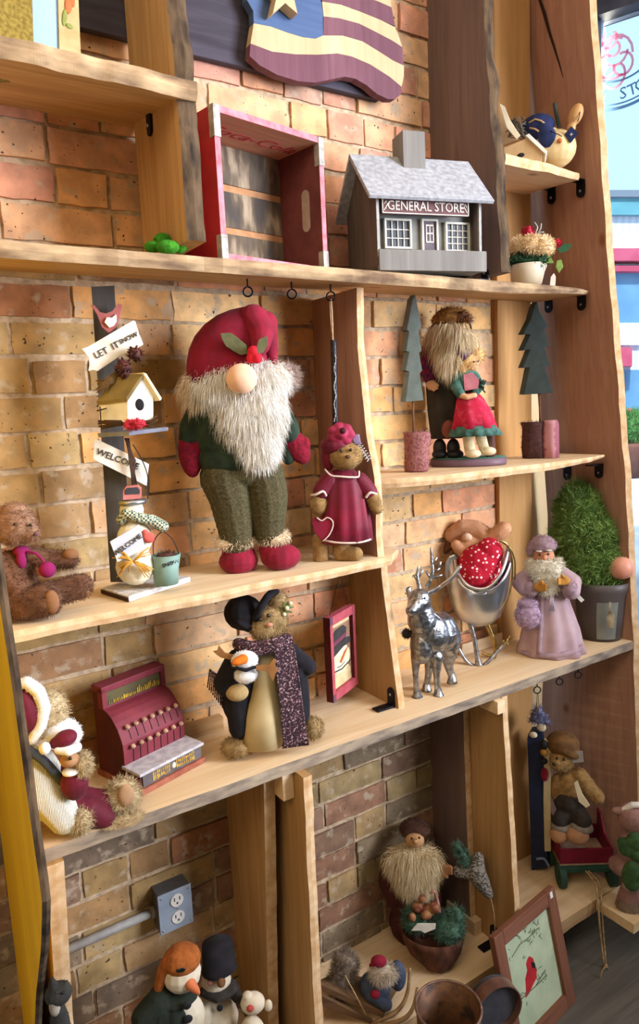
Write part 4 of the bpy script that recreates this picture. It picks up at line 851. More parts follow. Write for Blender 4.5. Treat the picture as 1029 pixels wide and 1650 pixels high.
sg2.part('lantern_bag', [E(722, 692, 12, 16, 10, 14)], M('dull red bag', '#7d4438', '#6a3830', 40, .9)); sg2.tubes('twig_bouquet', [[(770, 618, 44), (770+random.uniform(2, 16), 618+random.uniform(-14, 20), 46)] for _ in range(14)], 1.2, M('dark evergreen', '#26382e', '#1c2a22', 60, .9))
sg2.part('tree_stump', [T((788, 702, 12, 8), (790, 730, 12, 9))], M('brown stump', '#6b4638', '#4a3028', 60, .9, .4))
# --- two wooden trees on sacks
grt = M('sage grey tree paint', '#75837f', '#66746f', 40, .8); grs = M('dark tree edge', '#3a322c', '#2c2622', 40, .85); grd = M('backlit slate green tree', '#3f4b4a', '#364140', 40, .8)  # slate green is darker because the right tree's backlit shade is in its colour
def tree(pts, label, P0, m1, lean, sack, stick):
    t = Fig('wooden_tree', label, 'wooden tree', P0, group='cut-out trees in sacks'); 
    o = t.prism('tree_board', pts, m1, 0, ext=(-8.5, 1, -8), bevel=.5)
    me = o.data; me.materials.append(grs); 
    for p in me.polygons:
        if abs(p.normal.y) < .5: p.material_index = 1
    t.tube('stick', stick, 1.7, M('twig stick', '#7a5238', '#5f3f2a', 60, .85), smooth=False); return t
tl = tree([(669, 475), (672, 490), (679, 526), (674, 532), (679, 565), (675, 569), (680, 597), (676, 602), (682, 645), (653, 648), (659, 599), (653, 597), (659, 567), (654, 566), (659, 534), (655, 532), (661, 501), (664, 483)], 'grey green cut-out tree in a dusty pink sack left of the santa', base(672, 760, SR), grt, 0, 0, [(665, 646, -5), (666, 700, -5)])
mau = M('mauve burlap', '#a06a68', '#734846', 190, .95, .6, lo=.35, hi=.65)
tl.loft('sack', [(671, 764, 17, 15), (671, 756, 19, 17), (671, 730, 19, 17), (672, 702, 21, 18), (671, 696, 19, 16)], mau, folds=6, amp=.05, fur=(240, 5, 1.4, (0, 0, .5)))
tr_ = tree([(865, 486), (869, 501), (883, 526), (877, 530), (885, 558), (877, 560), (886, 589), (878, 592), (891, 633), (844, 636), (853, 592), (842, 593), (854, 563), (842, 565), (854, 539), (842, 539), (855, 514), (860, 495)], 'backlit dark green cut-out tree in a brown and striped sack right of the santa', base(869, 738, SR), grd, 0, 0, [(869, 634, -5), (870, 690, -5)])
tr_.loft('sack', [(861, 741, 18, 15), (860, 720, 19, 16), (860, 690, 18, 15), (859, 680, 20, 16)], M('dark brown sack', '#4f302c', '#3d2422', 100, .95, .5), folds=6, amp=.06, fur=(120, 5, 1.4, (0, 0, .5)))
tr_.loft('striped_roll', [(887, 738, 12, 11), (886, 715, 13, 12), (887, 684, 12, 11), (886, 677, 11, 10)], M('striped mauve cloth', '#8f5560', '#b98288', 60, .9, stretch=(.1, .1, 1), kind='wave'), off=4, folds=5, amp=.06)
# ================================================================== SHELF WITH THE CASH REGISTER
rg = Fig('cash_register', 'red toy cash register with a grey drawer on the middle shelf', 'cash register', base(229, 1281, S3), 18)
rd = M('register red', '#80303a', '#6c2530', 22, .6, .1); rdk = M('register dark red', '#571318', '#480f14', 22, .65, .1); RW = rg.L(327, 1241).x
def sp(x, y): p = rg.Lx(x, y, .0); return p
cv = [(119, 1098), (138, 1102), (143, 1134), (152, 1141), (160, 1149), (168, 1160), (175, 1171), (181, 1184), (186, 1197), (188, 1211), (189, 1230)]
cp = [sp(*p) for p in cv]; sc_ = .137/cp[0].y; [setattr(p, 'y', p.y*min(1, sc_)) for p in cp]; cp[0].y = min(cp[0].y, .137); ybk = cp[0].y; fy = cp[-1].y
prof = [Vector((0, ybk, .012)), Vector((0, ybk, cp[0].z))]+[p for p in cp[1:]]+[Vector((0, fy, .012))]
mb = MB(); mb.prism(prof, (RW, 0, 0)); o = mb.build('body', [rdk, rd], rg.root, False, .0012)
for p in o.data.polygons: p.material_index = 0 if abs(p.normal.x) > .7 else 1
mb = MB(); mb.box((-.004, -.006, 0), (RW+.004, ybk+.002, .012)); mb.build('base', M('worn copper base', '#8a4a38', '#a3634c', 60, .7, .2), rg.root, False, .001)
# display window
d0, d1 = cp[1], cp[2]; zz = d1.z
mb = MB(); a = Vector((.010, d0.y-.0012, d0.z-.010)); b = Vector((.010, d1.y-.0012, d1.z+.004)); mb.prism([a, b, b+Vector((0, .003, 0)), a+Vector((0, .003, 0))], (RW-.02, 0, 0))
dm = mb.build('display', M('dark brass display', '#6b5f3c', '#4e4a36', 18, .35, metal=.5), rg.root)
gold = M('gold leaf', '#e6bd4c', '#b08a2e', 60, .4, metal=.25)
mb = MB()
for i in range(26):
    t = i/25; zz_ = d1.z+.006; hh_ = random.uniform(.008, .020)*(0.55 if t < .55 else 1.0); mb.box((.014+t*(RW-.032), d1.y-.0022, zz_), (.014+t*(RW-.032)+random.uniform(.001, .0034), d1.y-.0014, zz_+hh_*.8))
mb.build('gold_marks', gold, dm)
mb = MB()
for (x0, x1) in ((-.002, .009), (RW-.009, RW+.002)): mb.box((x0, d0.y-.006, d1.z), (x1, d0.y+.01, d0.z))
mb.box((-.002, d0.y-.006, d0.z-.009), (RW+.002, ybk, d0.z+.004)); mb.build('display_frame', rd, rg.root, False, .0015)
# key slots and two rows of keys on the curved front
km = M('worn brass key', '#c9a488', '#a88468', 60, .5, .2)
def on_curve(t):
    P = cp[2:]; L_ = [0]
    for a, b in zip(P[:-1], P[1:]): L_.append(L_[-1]+(b-a).length)
    q_ = t*L_[-1]
    for i in range(len(P)-1):
        if q_ <= L_[i+1]: u = (q_-L_[i])/(L_[i+1]-L_[i]); d = (P[i+1]-P[i]).normalized(); return P[i].lerp(P[i+1], u), Vector((0, d.z, -d.y)).normalized()*(1 if d.z < 0 else 1)
    return P[-1], Vector((0, -1, 0))
mb = MB()
for i in range(8):
    x = .022+i*(RW-.034)/7
    for a, b in ((.45, .63), (.74, .98)):
        for j in range(5):
            p, nrm = on_curve(a+(b-a)*j/5); p2, _ = on_curve(a+(b-a)*(j+1)/5); nrm = nrm if nrm.y < 0 else -nrm
            mb.tube([Vector((x, p.y, p.z))+nrm*.0004, Vector((x, p2.y, p2.z))+nrm*.0004], .0008, 5)
mb.build('key_slots', M('black slot', '#180608'), rg.root)
for row, t in ((0, .44), (1, .72)):
    p, nrm = on_curve(t); nrm = nrm if nrm.y < 0 else -nrm
    for i in range(7):
        x = .018+i*(RW-.028)/6.2; q = Vector((x, p.y, p.z)); mb = MB()
        mb.tube([q, q+nrm*.006], .0016, 6); mb.tube([q+nrm*.005, q+nrm*.0075], [.0034, .005], 10); mb.ell(q+nrm*.0078, (.005, .005, .0024)); mb.build('key', km, rg.root, True)
# drawer
zt_ = sp(189, 1229).z; dz = max(.03, zt_); fwd = fy-.045
fwd = min(fwd, rg.L(219, 1241).y); fwd = -.0
mb = MB(); mb.box((.0, fwd+.002, .012), (RW, fy+.01, dz-.005)); mb.build('drawer', rdk, rg.root, False, .001)
mb = MB(); mb.box((.004, fwd-.001, .013), (RW-.002, fwd+.003, dz-.006)); dfr = mb.build('drawer_front', M('pewter front', '#6f6a6c', '#5a5558', 40, .5, metal=.3), rg.root)
mb = MB(); mb.box((-.004, fwd-.004, dz-.006), (RW+.004, fy+.004, dz)); mb.build('drawer_top', M('silver grey top', '#c9c6ca', '#a5a1a6', 70, .5, .15), rg.root, False, .001)
tm = text_mesh('lettering', 'TIME TO', .013, gold, dfr, Matrix.Translation((RW*.36, fwd-.0014, dz*.5)) @ Matrix.Rotation(R(90), 4, 'X')); bpy.data.objects.remove(tm)
mb = MB()
for i in range(22):
    x = RW*(.18+.66*i/21)
    if .42 < i/21 < .56: continue
    for z0 in (.016, .026): mb.box((x, fwd-.0018, z0+random.uniform(0, .003)), (x+random.uniform(.0015, .003), fwd-.001, z0+random.uniform(.006, .010)))
mb.build('gold_scrollwork', gold, dfr)
mb = MB(); mb.ell((RW*.52, fwd-.001, .026), (.005, .0012, .006)); mb.build('crest', M('pale crest', '#d8d0b8', '#b9b09a', 80, .5), dfr, True)
# --- bear with santa hat at the left end, holding a small santa
sb = Fig('christmas_bear', 'shaggy straw-coloured bear in white sweater and red santa hat sitting by the yellow board', 'teddy bear', base(120, 1333, S3))
straw = M('straw shag', '#c4b08a', '#9c8660', 70, .95); knit = M('white rib knit', '#f0ecdf', '#cdc8b8', 130, .95, .6, stretch=(1, .3, .5), kind='wave'); redv = M('wine red velvet', '#6a1026', '#520a1c', 20, .75, sheen=.4)
sb.part('sweater', [E(62, 1262, 38, 62, 34, 0), T((58, 1240, 10, 30), (78, 1280, 18, 32), (104, 1318, 24, 25))], knit)
sb.part('overalls', [E(112, 1262, 26, 40, 26, -4), T((95, 1300, 0, 26), (140, 1305, 8, 24), (168, 1318, 12, 18)), T((110, 1285, -14, 24), (150, 1290, -10, 20), (175, 1288, -8, 16))], redv)
sb.part('paw', [E(128, 1322, 20, 19, 16, 30)], straw, fur=(700, 11, 1.3, (0, 0, -.2), .6))
sb.part('foot', [E(196, 1284, 30, 30, 20, -8)], straw, fur=(1100, 12, 1.3, (0, 0, 0), .6)); sb.part('foot', [E(198, 1338, 33, 26, 22, 14)], straw, fur=(1200, 13, 1.3, (0, 0, -.3), .6))
sb.part('foot_pad', [E(203, 1282, 13, 20, 5, 12)], M('beige pad', '#b08c6a', '#94704f', 30, .9), raw=True)
sb.tube('strap', [(42, 1208, 32), (66, 1222, 40), (88, 1245, 38), (108, 1268, 26)], 7, M('slate strap', '#4b515c', '#3d434e', 40, .8)); sb.part('button', [E(111, 1270, 5, 6, 4, 30)], eye_m, raw=True)
sb.part('head', [E(78, 1152, 30, 42, 30, 0), E(62, 1180, 34, 26, 28, 0)], straw, fur=(1200, 11, 1.3, (0, .0, 0), .6))
sb.part('hat', [E(42, 1142, 26, 40, 28, 14, -8), E(36, 1180, 16, 28, 20, 12)], redv, smooth=5)
wpl = M('white plush', '#f2f1ef', '#dcdad6', 50, .95)
sb.part('hat_brim', [T((24, 1102, 20, 7), (44, 1100, 26, 9), (62, 1114, 30, 10), (71, 1140, 30, 10), (66, 1168, 30, 9), (52, 1192, 28, 8))], wpl, fur=(500, 3, 1, (0, 0, 0), .5)); sb.part('collar_fur', [E(98, 1180, 34, 24, 24, 12, 30), E(72, 1196, 24, 14, 20, 14)], wpl, fur=(600, 5, 1.2, (0, 0, 0), .5))
sd = Fig('santa_doll', 'small bearded santa doll held against the chest of the white sweater bear', 'santa doll', sb.m @ sb.L(115, 1285, 32))
sd.part('body', [E(120, 1262, 22, 28, 18, 14)], redv); sd.part('face', [E(112, 1224, 15, 12, 12, 22)], M('tan face', '#b58860', '#a27650', 30, .85), raw=True); sd.part('beard', [E(133, 1232, 13, 20, 14, 18)], straw, fur=(500, 10, 1.3, (.3, 0, -.3), .6))
sd.part('hat', [E(105, 1190, 19, 13, 16, 22, -14), E(90, 1197, 10, 9, 10, 22)], redv); sd.part('hat_brim', [T((94, 1208, 28, 7), (110, 1210, 34, 8), (124, 1204, 28, 8))], wpl); sd.part('pompom', [E(72, 1206, 9, 10, 9, 34)], wpl); eyes(sd, [(113, 1222, 35)], 3); sd.part('collar', [E(114, 1243, 14, 6, 14, 20)], wpl)
# --- bear in black coat and hat
bb = Fig('coat_bear', 'tan bear in black coat and hat with a long speckled scarf', 'teddy bear', base(440, 1209, S3))
blk = M('black felt', '#17151a', '#211e24', 40, .95, .2, sheen=.15); cre = M('cream skirt', '#cdb98c', '#b9a376', 14, .9); fluff = M('fluffy tan plush', '#a88d62', '#8a7048', 60, .95)
bb.part('foot', [E(383, 1203, 26, 14, 22, 14)], fluff, fur=(900, 6, 1.1, (0, 0, -.1), .5)); bb.part('foot', [E(503, 1173, 18, 18, 18, -14)], fluff, fur=(800, 6, 1.1, (0, 0, -.1), .5))
bb.loft('skirt', [(424, 1200, 34, 26), (424, 1150, 29, 23), (427, 1100, 20, 18), (430, 1050, 14, 14)], cre, folds=5, amp=.04, off=12)
bb.part('coat', [E(425, 1070, 52, 40, 30, -6), E(388, 1110, 34, 60, 26, -2, 6), T((384, 1130, 6, 22), (388, 1172, 6, 20)), T((470, 1080, -6, 26), (476, 1130, -8, 24), (482, 1150, -8, 18)), T((384, 1070, 10, 24), (366, 1100, 16, 22)), T((465, 1052, -2, 18), (496, 1074, 2, 14))], blk, voxel=2)
bb.part('paw', [E(382, 1116, 18, 14, 12, 34)], M('tan suede', '#b59a6a', '#a08556', 30, .9))
bb.part('head', [E(432, 1002, 30, 34, 28, 4), E(424, 1014, 19, 16, 14, 24), E(447, 968, 14, 17, 12, 8)], fluff, fur=(2600, 7, 1, (0, -.1, -.5), .35)); eyes(bb, [(419, 998, 34), (432, 992, 34)], 3); bb.part('nose', [E(434, 1007, 5, 3.5, 3, 38)], M('pink nose', '#c98a70', '#b87860', 20, .7), raw=True)
bb.part('hat', [E(392, 987, 31, 28, 28, 2), E(392, 1000, 30, 12, 30, 2, 34)], blk); bb.part('hat_brim', [T((412, 996, 26, 6), (420, 978, 30, 6), (430, 962, 28, 6), (440, 952, 18, 6), (448, 956, 6, 5))], blk)
bb.tubes('berry_sprig', [[(452, 984, 16), (452+random.uniform(6, 24), 984+random.uniform(-16, 10), 18)] for _ in range(12)], 1.6, M('pale green leaves', '#8f9a5a', '#4a5a34', 90, .8)); bb.part('white_berries', [E(462, 980, 3.5, 3.5, 3, 20), E(468, 972, 3, 3, 3, 20), E(458, 990, 3, 3, 3, 20)], cream, raw=True)
spk = M('speckled scarf', '#2a1c22', '#b79a98', 260, .95, .5, lo=.46, hi=.66, c3='#55343c')
bb.part('scarf_wrap', [T((384, 1038, 26, 10), (405, 1046, 34, 12), (440, 1040, 32, 13), (460, 1032, 20, 12))], spk)
bb.prism('scarf_tail', [(440, 1040, 36), (473, 1032, 26), (482, 1090, 26), (490, 1150, 24), (496, 1196, 24), (456, 1203, 36), (452, 1150, 38), (445, 1090, 40)], spk, 34, 7, bevel=2); bb.tubes('scarf_fringe', [[(456+i*2.2, 1196-i*.3, 33-i*.5), (455+i*2.3, 1206-i*.3, 33-i*.5)] for i in range(19)], 1.2, spk); bb.tubes('sleeve_fringe', [[(338+i*2.2, 1078+i*1.5, 10), (334+i*3, 1108+i*4, 12)] for i in range(9)], 1.2, spk)
sn = Fig('snowman_doll', 'little felt snowman with an orange nose tucked in the black coat arm', 'snowman doll', bb.m @ bb.L(395, 1105, 40))
sn.part('head', [E(394, 1064, 22, 16, 14, 8)], wpl, fur=(500, 2.5, 1, (0, 0, 0), .5)); sn.part('body', [E(396, 1088, 19, 13, 14, 6)], wpl, fur=(400, 3, 1, (0, 0, 0), .5)); oran = M('orange felt', '#d9731e', '#c46214', 40, .9)
sn.part('carrot_nose', [T((392, 1062, 22, 8), (382, 1066, 27, 7), (376, 1068, 30, 4))], oran); eyes(sn, [(396, 1059, 24)], 2); sn.part('scarf', [T((380, 1076, 18, 3), (396, 1080, 22, 3.4), (410, 1075, 18, 3))], blk)
fh = M('brown felt', '#9a6a3c', '#855a30', 40, .9)
sn.prism('felt_arm', [(412, 1074), (434, 1071), (440, 1062), (445, 1064), (443, 1072), (448, 1082), (444, 1085), (440, 1098), (436, 1092), (430, 1082), (412, 1080)], fh, 22, 4); sn.prism('felt_arm', [(376, 1056), (362, 1052), (352, 1040), (350, 1049), (343, 1050), (350, 1056), (356, 1060), (374, 1064)], fh, 4, 4)
# --- framed snowman hanging below the hook
P0 = aty(540, 1126, -.135); pf = Fig('snowman_picture', 'red framed snowman picture hanging on wire beside the pine divider', 'picture', (P0.x, P0.y, P0.z-.004), 27)
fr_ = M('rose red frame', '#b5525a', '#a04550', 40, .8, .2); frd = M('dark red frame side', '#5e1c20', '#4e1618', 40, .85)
a = pf.L(528, 998); b = pf.L(569, 978); c = pf.L(540, 1131); wv = b.x-a.x; z0, z1 = c.z, a.z; x0 = (a.x+c.x)/2; x1 = x0+wv*1.0
ft = .013
for nm, q in (('frame_side', (x0, z0, x0+ft, z1)), ('frame_side', (x1-ft, z0, x1, z1)), ('frame_end', (x0+ft, z1-ft*1.6, x1-ft, z1)), ('frame_end', (x0+ft, z0, x1-ft, z0+ft*1.6))):
    mb = MB(); mb.box((q[0], 0, q[1]), (q[2], .018, q[3])); o = mb.build(nm, [fr_, frd], pf.root, False, .0008)
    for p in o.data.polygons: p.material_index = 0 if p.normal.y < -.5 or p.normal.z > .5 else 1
for (xx, zz_) in ((x0, z1-.018), (x0, z0)): mb = MB(); mb.box((xx, -.0006, zz_), (xx+ft, .0, zz_+.018)); mb.build('corner_patch', M('plum corner', '#6a4a5a', '#5a3e4c', 30, .8), pf.root)
mb = MB(); mb.box((x0+ft, .010, z0+ft*1.6), (x1-ft, .013, z1-ft*1.6)); cvs = mb.build('canvas', M('canvas cream', '#d9c296', '#c9ae80', 40, .85), pf.root)
xc = (x0+x1)/2; W_ = (x1-x0)/2-ft; Hh = z1-z0
def flat(nm, pts, mat, y=.0095): mb = MB(); mb.prism([(xc+u*W_, y, z0+v*Hh) for u, v in pts], (0, .001, 0)); return mb.build(nm, mat, cvs)
def oval(cx_, cy_, ru, rv, n=24): return [(cx_+ru*math.cos(2*math.pi*k/n), cy_+rv*math.sin(2*math.pi*k/n)) for k in range(n)]
flat('painted_background', [(-1, .17), (1, .17), (1, .83), (-1, .83)], M('dark canvas edge', '#8a6a52', '#9d7c60', 30, .85), .0098)
flat('painted_body', oval(0, .22, .9, .12), MATS['canvas cream'], .0092); flat('painted_face', oval(0, .42, .88, .16), M('painted snow', '#efe0bd', '#e2cfa4', 30, .8), .0088); flat('painted_brim', [(-1, .56), (-.6, .6), (.7, .64), (1, .62), (1, .56), (.2, .55), (-.6, .50), (-1, .47)], M('charcoal paint', '#33302f', '#3f3b3a', 30, .8), .0084)
flat('painted_hat', [(-.9, .60), (.5, .64), (.6, .76), (.3, .81), (-.4, .80), (-.95, .74)], MATS['charcoal paint'], .0080); flat('painted_band', [(-.9, .615), (.55, .66), (.58, .71), (-.9, .66)], M('plum paint', '#7a3c52', '#6a3046', 30, .8), .0076); flat('painted_nose', [(-.2, .40), (-.05, .37), (.75, .53), (.3, .49)], M('carrot paint', '#c4683c', '#b35a32', 30, .8), .0076)
flat('painted_scarf', [(-.85, .31), (0, .29), (.9, .33), (.9, .345), (0, .305), (-.85, .325)], MATS['charcoal paint'], .0076); flat('painted_smile', [(-.45, .345), (-.1, .335), (.3, .36), (.3, .365), (-.1, .342), (-.45, .352)], MATS['charcoal paint'], .0076)
hk = pf.mi @ e2; mb = MB(); mb.tube([(x0+.02, .012, z1-.002), hk+Vector((0, 0, .004)), (x1-.012, .012, z1+.0)], .0007, 5); mb.build('hanging_wire', blackp, pf.root, True)
# ================================================================== SILVER REINDEER AND SLEIGH
sil = M('antique silver', '#b9bbc0', '#7f8084', 90, .33, .6, metal=1.0); sil2 = M('polished silver', '#d3d7dd', '#bfc4cc', 8, .32, .03, metal=1.0); gol = M('pale gold', '#c9ad6c', '#9c8148', 60, .3, .2, metal=1.0)
rdx = Fig('silver_reindeer', 'silver metal reindeer standing in front of the sleigh', 'reindeer figurine', base(697, 1117, S3))
rdx.part('body', [E(692, 1020, 32, 34, 28, 4), E(708, 1018, 30, 34, 30, -14), E(722, 1030, 21, 32, 26, -32), E(680, 1040, 20, 30, 22, 12), T((680, 1000, 14, 24), (674, 975, 22, 18)), E(675, 968, 18, 20, 17, 24, 10), T((672, 972, 34, 12), (662, 984, 46, 9)),
    T((670, 1055, 16, 9), (669, 1085, 16, 5), (671, 1118, 16, 4.6)), T((703, 1058, 8, 11), (703, 1085, 8, 6), (705, 1114, 8, 5)), T((692, 1062, -10, 9), (690, 1085, -10, 6), (687, 1106, -10, 5)), T((722, 1050, -30, 15), (722, 1072, -30, 8), (727, 1090, -30, 5.4))], sil, voxel=1.5, smooth=2)
for (x, y, of) in ((672, 1126, 16), (706, 1121, 8), (687, 1112, -10), (728, 1097, -30)): rdx.loft('hoof', [(x, y+3, 9, 9), (x, y-2, 7.5, 7.5), (x-.5, y-13, 5, 5)], sil, off=of)
rdx.part('ear', [T((662, 962, 20, 6), (657, 950, 18, 4), (662, 946, 16, 2))], sil); rdx.part('ear', [T((690, 955, 14, 5), (702, 950, 12, 4), (708, 944, 12, 2))], sil)
for L_ in ([(676, 950, 18), (672, 930, 16), (674, 912, 14)], [(688, 946, 14), (696, 924, 12), (695, 900, 10), (694, 882, 10)]): rdx.tube('antler', L_, [3.6, 3, 1.4], sil)
rdx.tubes('antler_tines', [[(673, 932, 16), (681, 918, 15)], [(674, 938, 17), (666, 926, 17)], [(696, 926, 12), (708, 915, 12)], [(708, 915, 12), (709, 905, 12)], [(696, 912, 11), (703, 898, 11)], [(695, 935, 13), (686, 920, 13)], [(697, 932, 12), (712, 926, 12)]], 2, sil)
rdx.part('tail_tuft', [E(655, 1021, 8, 8, 8, 4)], M('dark tuft', '#2e2b2a', '#403c3a', 40, .8), fur=(160, 4, 1, (0, 0, 0), .6)); eyes(rdx, [(684, 964, 40), (668, 968, 42)], 1.8)
rdx.tubes('harness', [[(700, 1000, 16), (722, 1010, -8), (735, 1060, -14)], [(694, 985, 24), (712, 1000, 10), (716, 1050, 2)]], 2, sil)
sl_ = Fig('silver_sleigh', 'silver metal sleigh on tall legs behind the reindeer', 'sleigh', base(778, 1068, S3))
sl_.loft('sleigh_body', [(771, 1006, 8, 8), (771, 1002, 20, 18), (770, 992, 33, 28), (769, 972, 42, 36), (769, 945, 47, 40, 4), (771, 918, 48, 42, 24), (775, 893, 46, 42, 52)], sil2, open_top=True, solid=2.4, seg=56, off=-6)
sl_.tube('rim', [(818, 880, 2), (815, 900, 18), (806, 925, 30), (790, 944, 36), (772, 949, 37), (752, 942, 34), (738, 922, 22), (733, 902, 6)], 3, sil2)
sl_.prism('left_scroll', [(716, 925), (717, 908), (722, 897), (732, 893), (738, 900), (737, 915), (730, 930), (722, 948)], sil2, 4, 8, bevel=2); sl_.tube('harness_bar', [(742, 912, 30), (724, 934, 36), (702, 950, 30)], 3.4, sil2)
rb = M('red paisley bandana', '#f0d8d6', '#ad0f2a', 85, .85, lo=.22, hi=.36, kind='voro', c3='#c42a44')
sl_.part('legs_front', [T((757, 1004, 8, 5), (764, 1030, 10, 4), (769, 1062, 12, 4.4), (771, 1072, 12, 6))], sil, label='front leg strut'); sl_.part('legs_rear', [T((783, 1002, -14, 5), (793, 1026, -14, 4), (799, 1046, -16, 4.4), (796, 1058, -16, 4))], gol, label='rear leg strut')
sl_.tube('runner', [(730, 1020, 6), (740, 1048, 10), (754, 1068, 12), (772, 1076, 12), (786, 1066, 6), (802, 1048, -4), (817, 1032, -12)], 3, sil); sl_.tube('runner', [(776, 1052, -26), (792, 1056, -24), (806, 1044, -24), (818, 1036, -24)], 2.6, gol)
sl_.tubes('gilt_fringe', [[(800+i*2, 1046-i*1.6, -8), (806+i*2+random.uniform(-3, 3), 1036-i*1.2+random.uniform(-6, 8), -6)] for i in range(9)], 1.2, gol); sl_.tube('gold_cord', [(800, 870, 20), (815, 876, 16), (823, 893, 10), (825, 925, 6), (819, 960, 8), (803, 986, 14)], 1.5, gol); sl_.tube('gold_cord', [(806, 872, 18), (822, 884, 12), (829, 905, 6), (829, 935, 0)], 1.2, gol)
cu = Fig('bandana_cushion', 'red paisley bandana cushion stuffed in the silver sleigh', 'cushion', sl_.m @ sl_.L(772, 990, 0)); cu.part('cushion', [E(772, 918, 36, 42, 30, 4), E(788, 890, 22, 24, 20, 4), E(765, 925, 30, 26, 26, 12)], rb)
pt = Fig('plush_toy', 'pinkish tan plush toy lying on its back in the silver sleigh', 'plush toy', sl_.m @ sl_.L(760, 905, -14)); pk = M('pinkish tan plush', '#d6a47e', '#c08c66', 25, .95, sheen=.3)
pt.part('body', [T((728, 862, -10, 13), (745, 850, -8, 14), (768, 852, -8, 14), (785, 868, -6, 16)), T((735, 878, 8, 9), (745, 890, 8, 10)), T((788, 868, 0, 11), (804, 858, 2, 13), (812, 852, 2, 12)), E(757, 885, 26, 24, 20, -4)], pk, fur=(1500, 2.6, 1, (0, 0, 0), .5)); pt.part('ear', [T((712, 888, -14, 9), (722, 878, -14, 9))], M('brown plush ear', '#7d5842', '#6a4836', 30, .9)); pt.part('snout', [E(752, 866, 8, 7, 6, 8)], M('pale plush', '#e2bfa2', '#d3ad8e', 30, .9), raw=True)
# ================================================================== LAVENDER SANTA, POTTED TREE
ls = Fig('lavender_santa', 'santa figure in a lavender robe with curly white beard on the long shelf', 'santa figurine', base(886, 1050, S3))
lavm = M('lavender brocade', '#bb9fa4', '#a5888f', 16, .55, .15, sheen=.5); lavf = M('lavender plush', '#ab9199', '#937a84', 60, .95)
ls.loft('robe', [(886, 1053, 52, 40), (886, 1040, 49, 38), (886, 1010, 43, 33), (884, 975, 33, 25), (882, 945, 25, 20), (880, 922, 26, 18), (877, 905, 14, 12)], lavm, folds=9, amp=.07, seg=72)
ls.tube('hem_trim', [(835, 1048, 6), (850, 1054, 26), (886, 1057, 39), (920, 1051, 28), (938, 1042, 6)], 4.5, lavf); ls.tube('front_trim', [(876, 945, 20), (872, 980, 28), (870, 1015, 34), (868, 1052, 38)], 4, lavf)
ls.part('sleeve', [T((862, 922, 4, 14), (838, 938, 10, 14), (846, 948, 22, 13), (856, 950, 28, 12))], lavm); ls.part('sleeve', [T((900, 922, 2, 13), (922, 938, 8, 14), (920, 952, 18, 14))], lavm)
ls.part('sleeve_cuff', [E(853, 950, 9, 13, 10, 32)], lavf, fur=(260, 3, 1, (0, 0, 0), .5)); ls.part('sleeve_cuff', [E(916, 948, 12, 13, 10, 28)], lavf, fur=(260, 3, 1, (0, 0, 0), .5))
gv = M('mustard glove', '#c48a3e', '#b07a32', 40, .8)
for (x, y, s, of) in ((868, 946, 1, 40), (910, 936, -1, 38)): ls.part('hand', [E(x, y, 8, 7, 6, of)]+[T((x+s*2, y-4+j*2.8, of+4, 2.6), (x+s*9, y-4+j*2.8, of+6, 2.4), (x+s*11, y-3+j*2.6, of+10, 2.0)) for j in range(4)]+[T((x, y-5, of+4, 2.8), (x+s*5, y-9, of+8, 2.4))], gv, voxel=1)
ls.part('head', [E(875, 896, 17, 18, 16, 6), E(877, 899, 4, 5, 5, 24)], M('rosy skin', '#cf9470', '#c08260', 20, .65)); eyes(ls, [(869, 894, 22), (883, 893, 22)], 1.8)
wb = M('curly white beard', '#e8e2d2', '#c9c2ac', 60, .9); ls.part('beard', [E(878, 920, 24, 18, 14, 22), E(882, 938, 18, 22, 12, 26), E(856, 912, 8, 14, 12, 10), E(898, 910, 8, 12, 12, 8)], wb, fur=(1500, 9, 1.3, (0, -.2, -.5), .7, .6)); ls.part('eyebrows', [E(868, 888, 5, 1.6, 3, 21), E(884, 887, 5, 1.6, 3, 21)], wb, raw=True); ls.part('moustache', [E(877, 906, 11, 4, 5, 24)], wb)
ls.part('hat', [E(874, 878, 22, 13, 20, 4), E(874, 874, 18, 11, 17, 4)], lavf, fur=(900, 3, 1, (0, 0, 0), .5)); ls.part('hat_side', [E(855, 886, 7, 10, 9, 6)], lavf, fur=(200, 3, 1, (0, 0, 0), .5))
ls.part('bag', [E(850, 992, 20, 22, 14, 34), E(850, 972, 16, 8, 12, 34)], M('lavender shag', '#8f748c', '#bfa6ba', 90, .95), fur=(700, 5, 1.2, (0, 0, -.2), .6)); ls.tubes('ribbon', [[(888, 952, 30), (884+i*3, 985, 33)] for i in range(4)], 1.3, M('silver ribbon', '#c9bcc8', '#a99cac', 30, .4)); ls.prism('price_tag', [(927, 962), (932, 958), (941, 967), (936, 971)], white_p, 10, 1)
pt2 = Fig('potted_cypress', 'small green cypress tree in a grey plastic pot at the right end', 'potted plant', base(966, 1026, S3))
pt2.loft('pot', [(966, 1029, 31, 27), (966, 990, 35, 31), (967, 955, 38, 34), (967, 948, 42, 37), (968, 934, 43, 38)], M('grey brown plastic pot', '#5a524f', '#4d4643', 8, .4), open_top=True, solid=1.5)
pt2.loft('pot_label', [(966, 1021, 33.6, 29.6), (966, 990, 36.4, 32.4), (967, 962, 38.8, 34.8)], M('silver pot label', '#8d9088', '#7a7d76', 14, .4, metal=.3), arc=(262, 312), seg=12); pt2.prism('label_bottle', [(977, 1012), (977, 992), (980, 985), (981, 970), (984, 970), (985, 985), (990, 992), (989, 1012)], M('bottle print', '#b9ad8c', '#6a5a48', 40, .5), 37, .6)
pt2.loft('soil', [(968, 940, 40, 35), (968, 939, 40, 35)], M('dark soil', '#2c231c', '#3a2e24', 100, .95))
grn = M('cypress green', '#93b05e', '#557a3a', 40, .85, lo=.3, hi=.7)
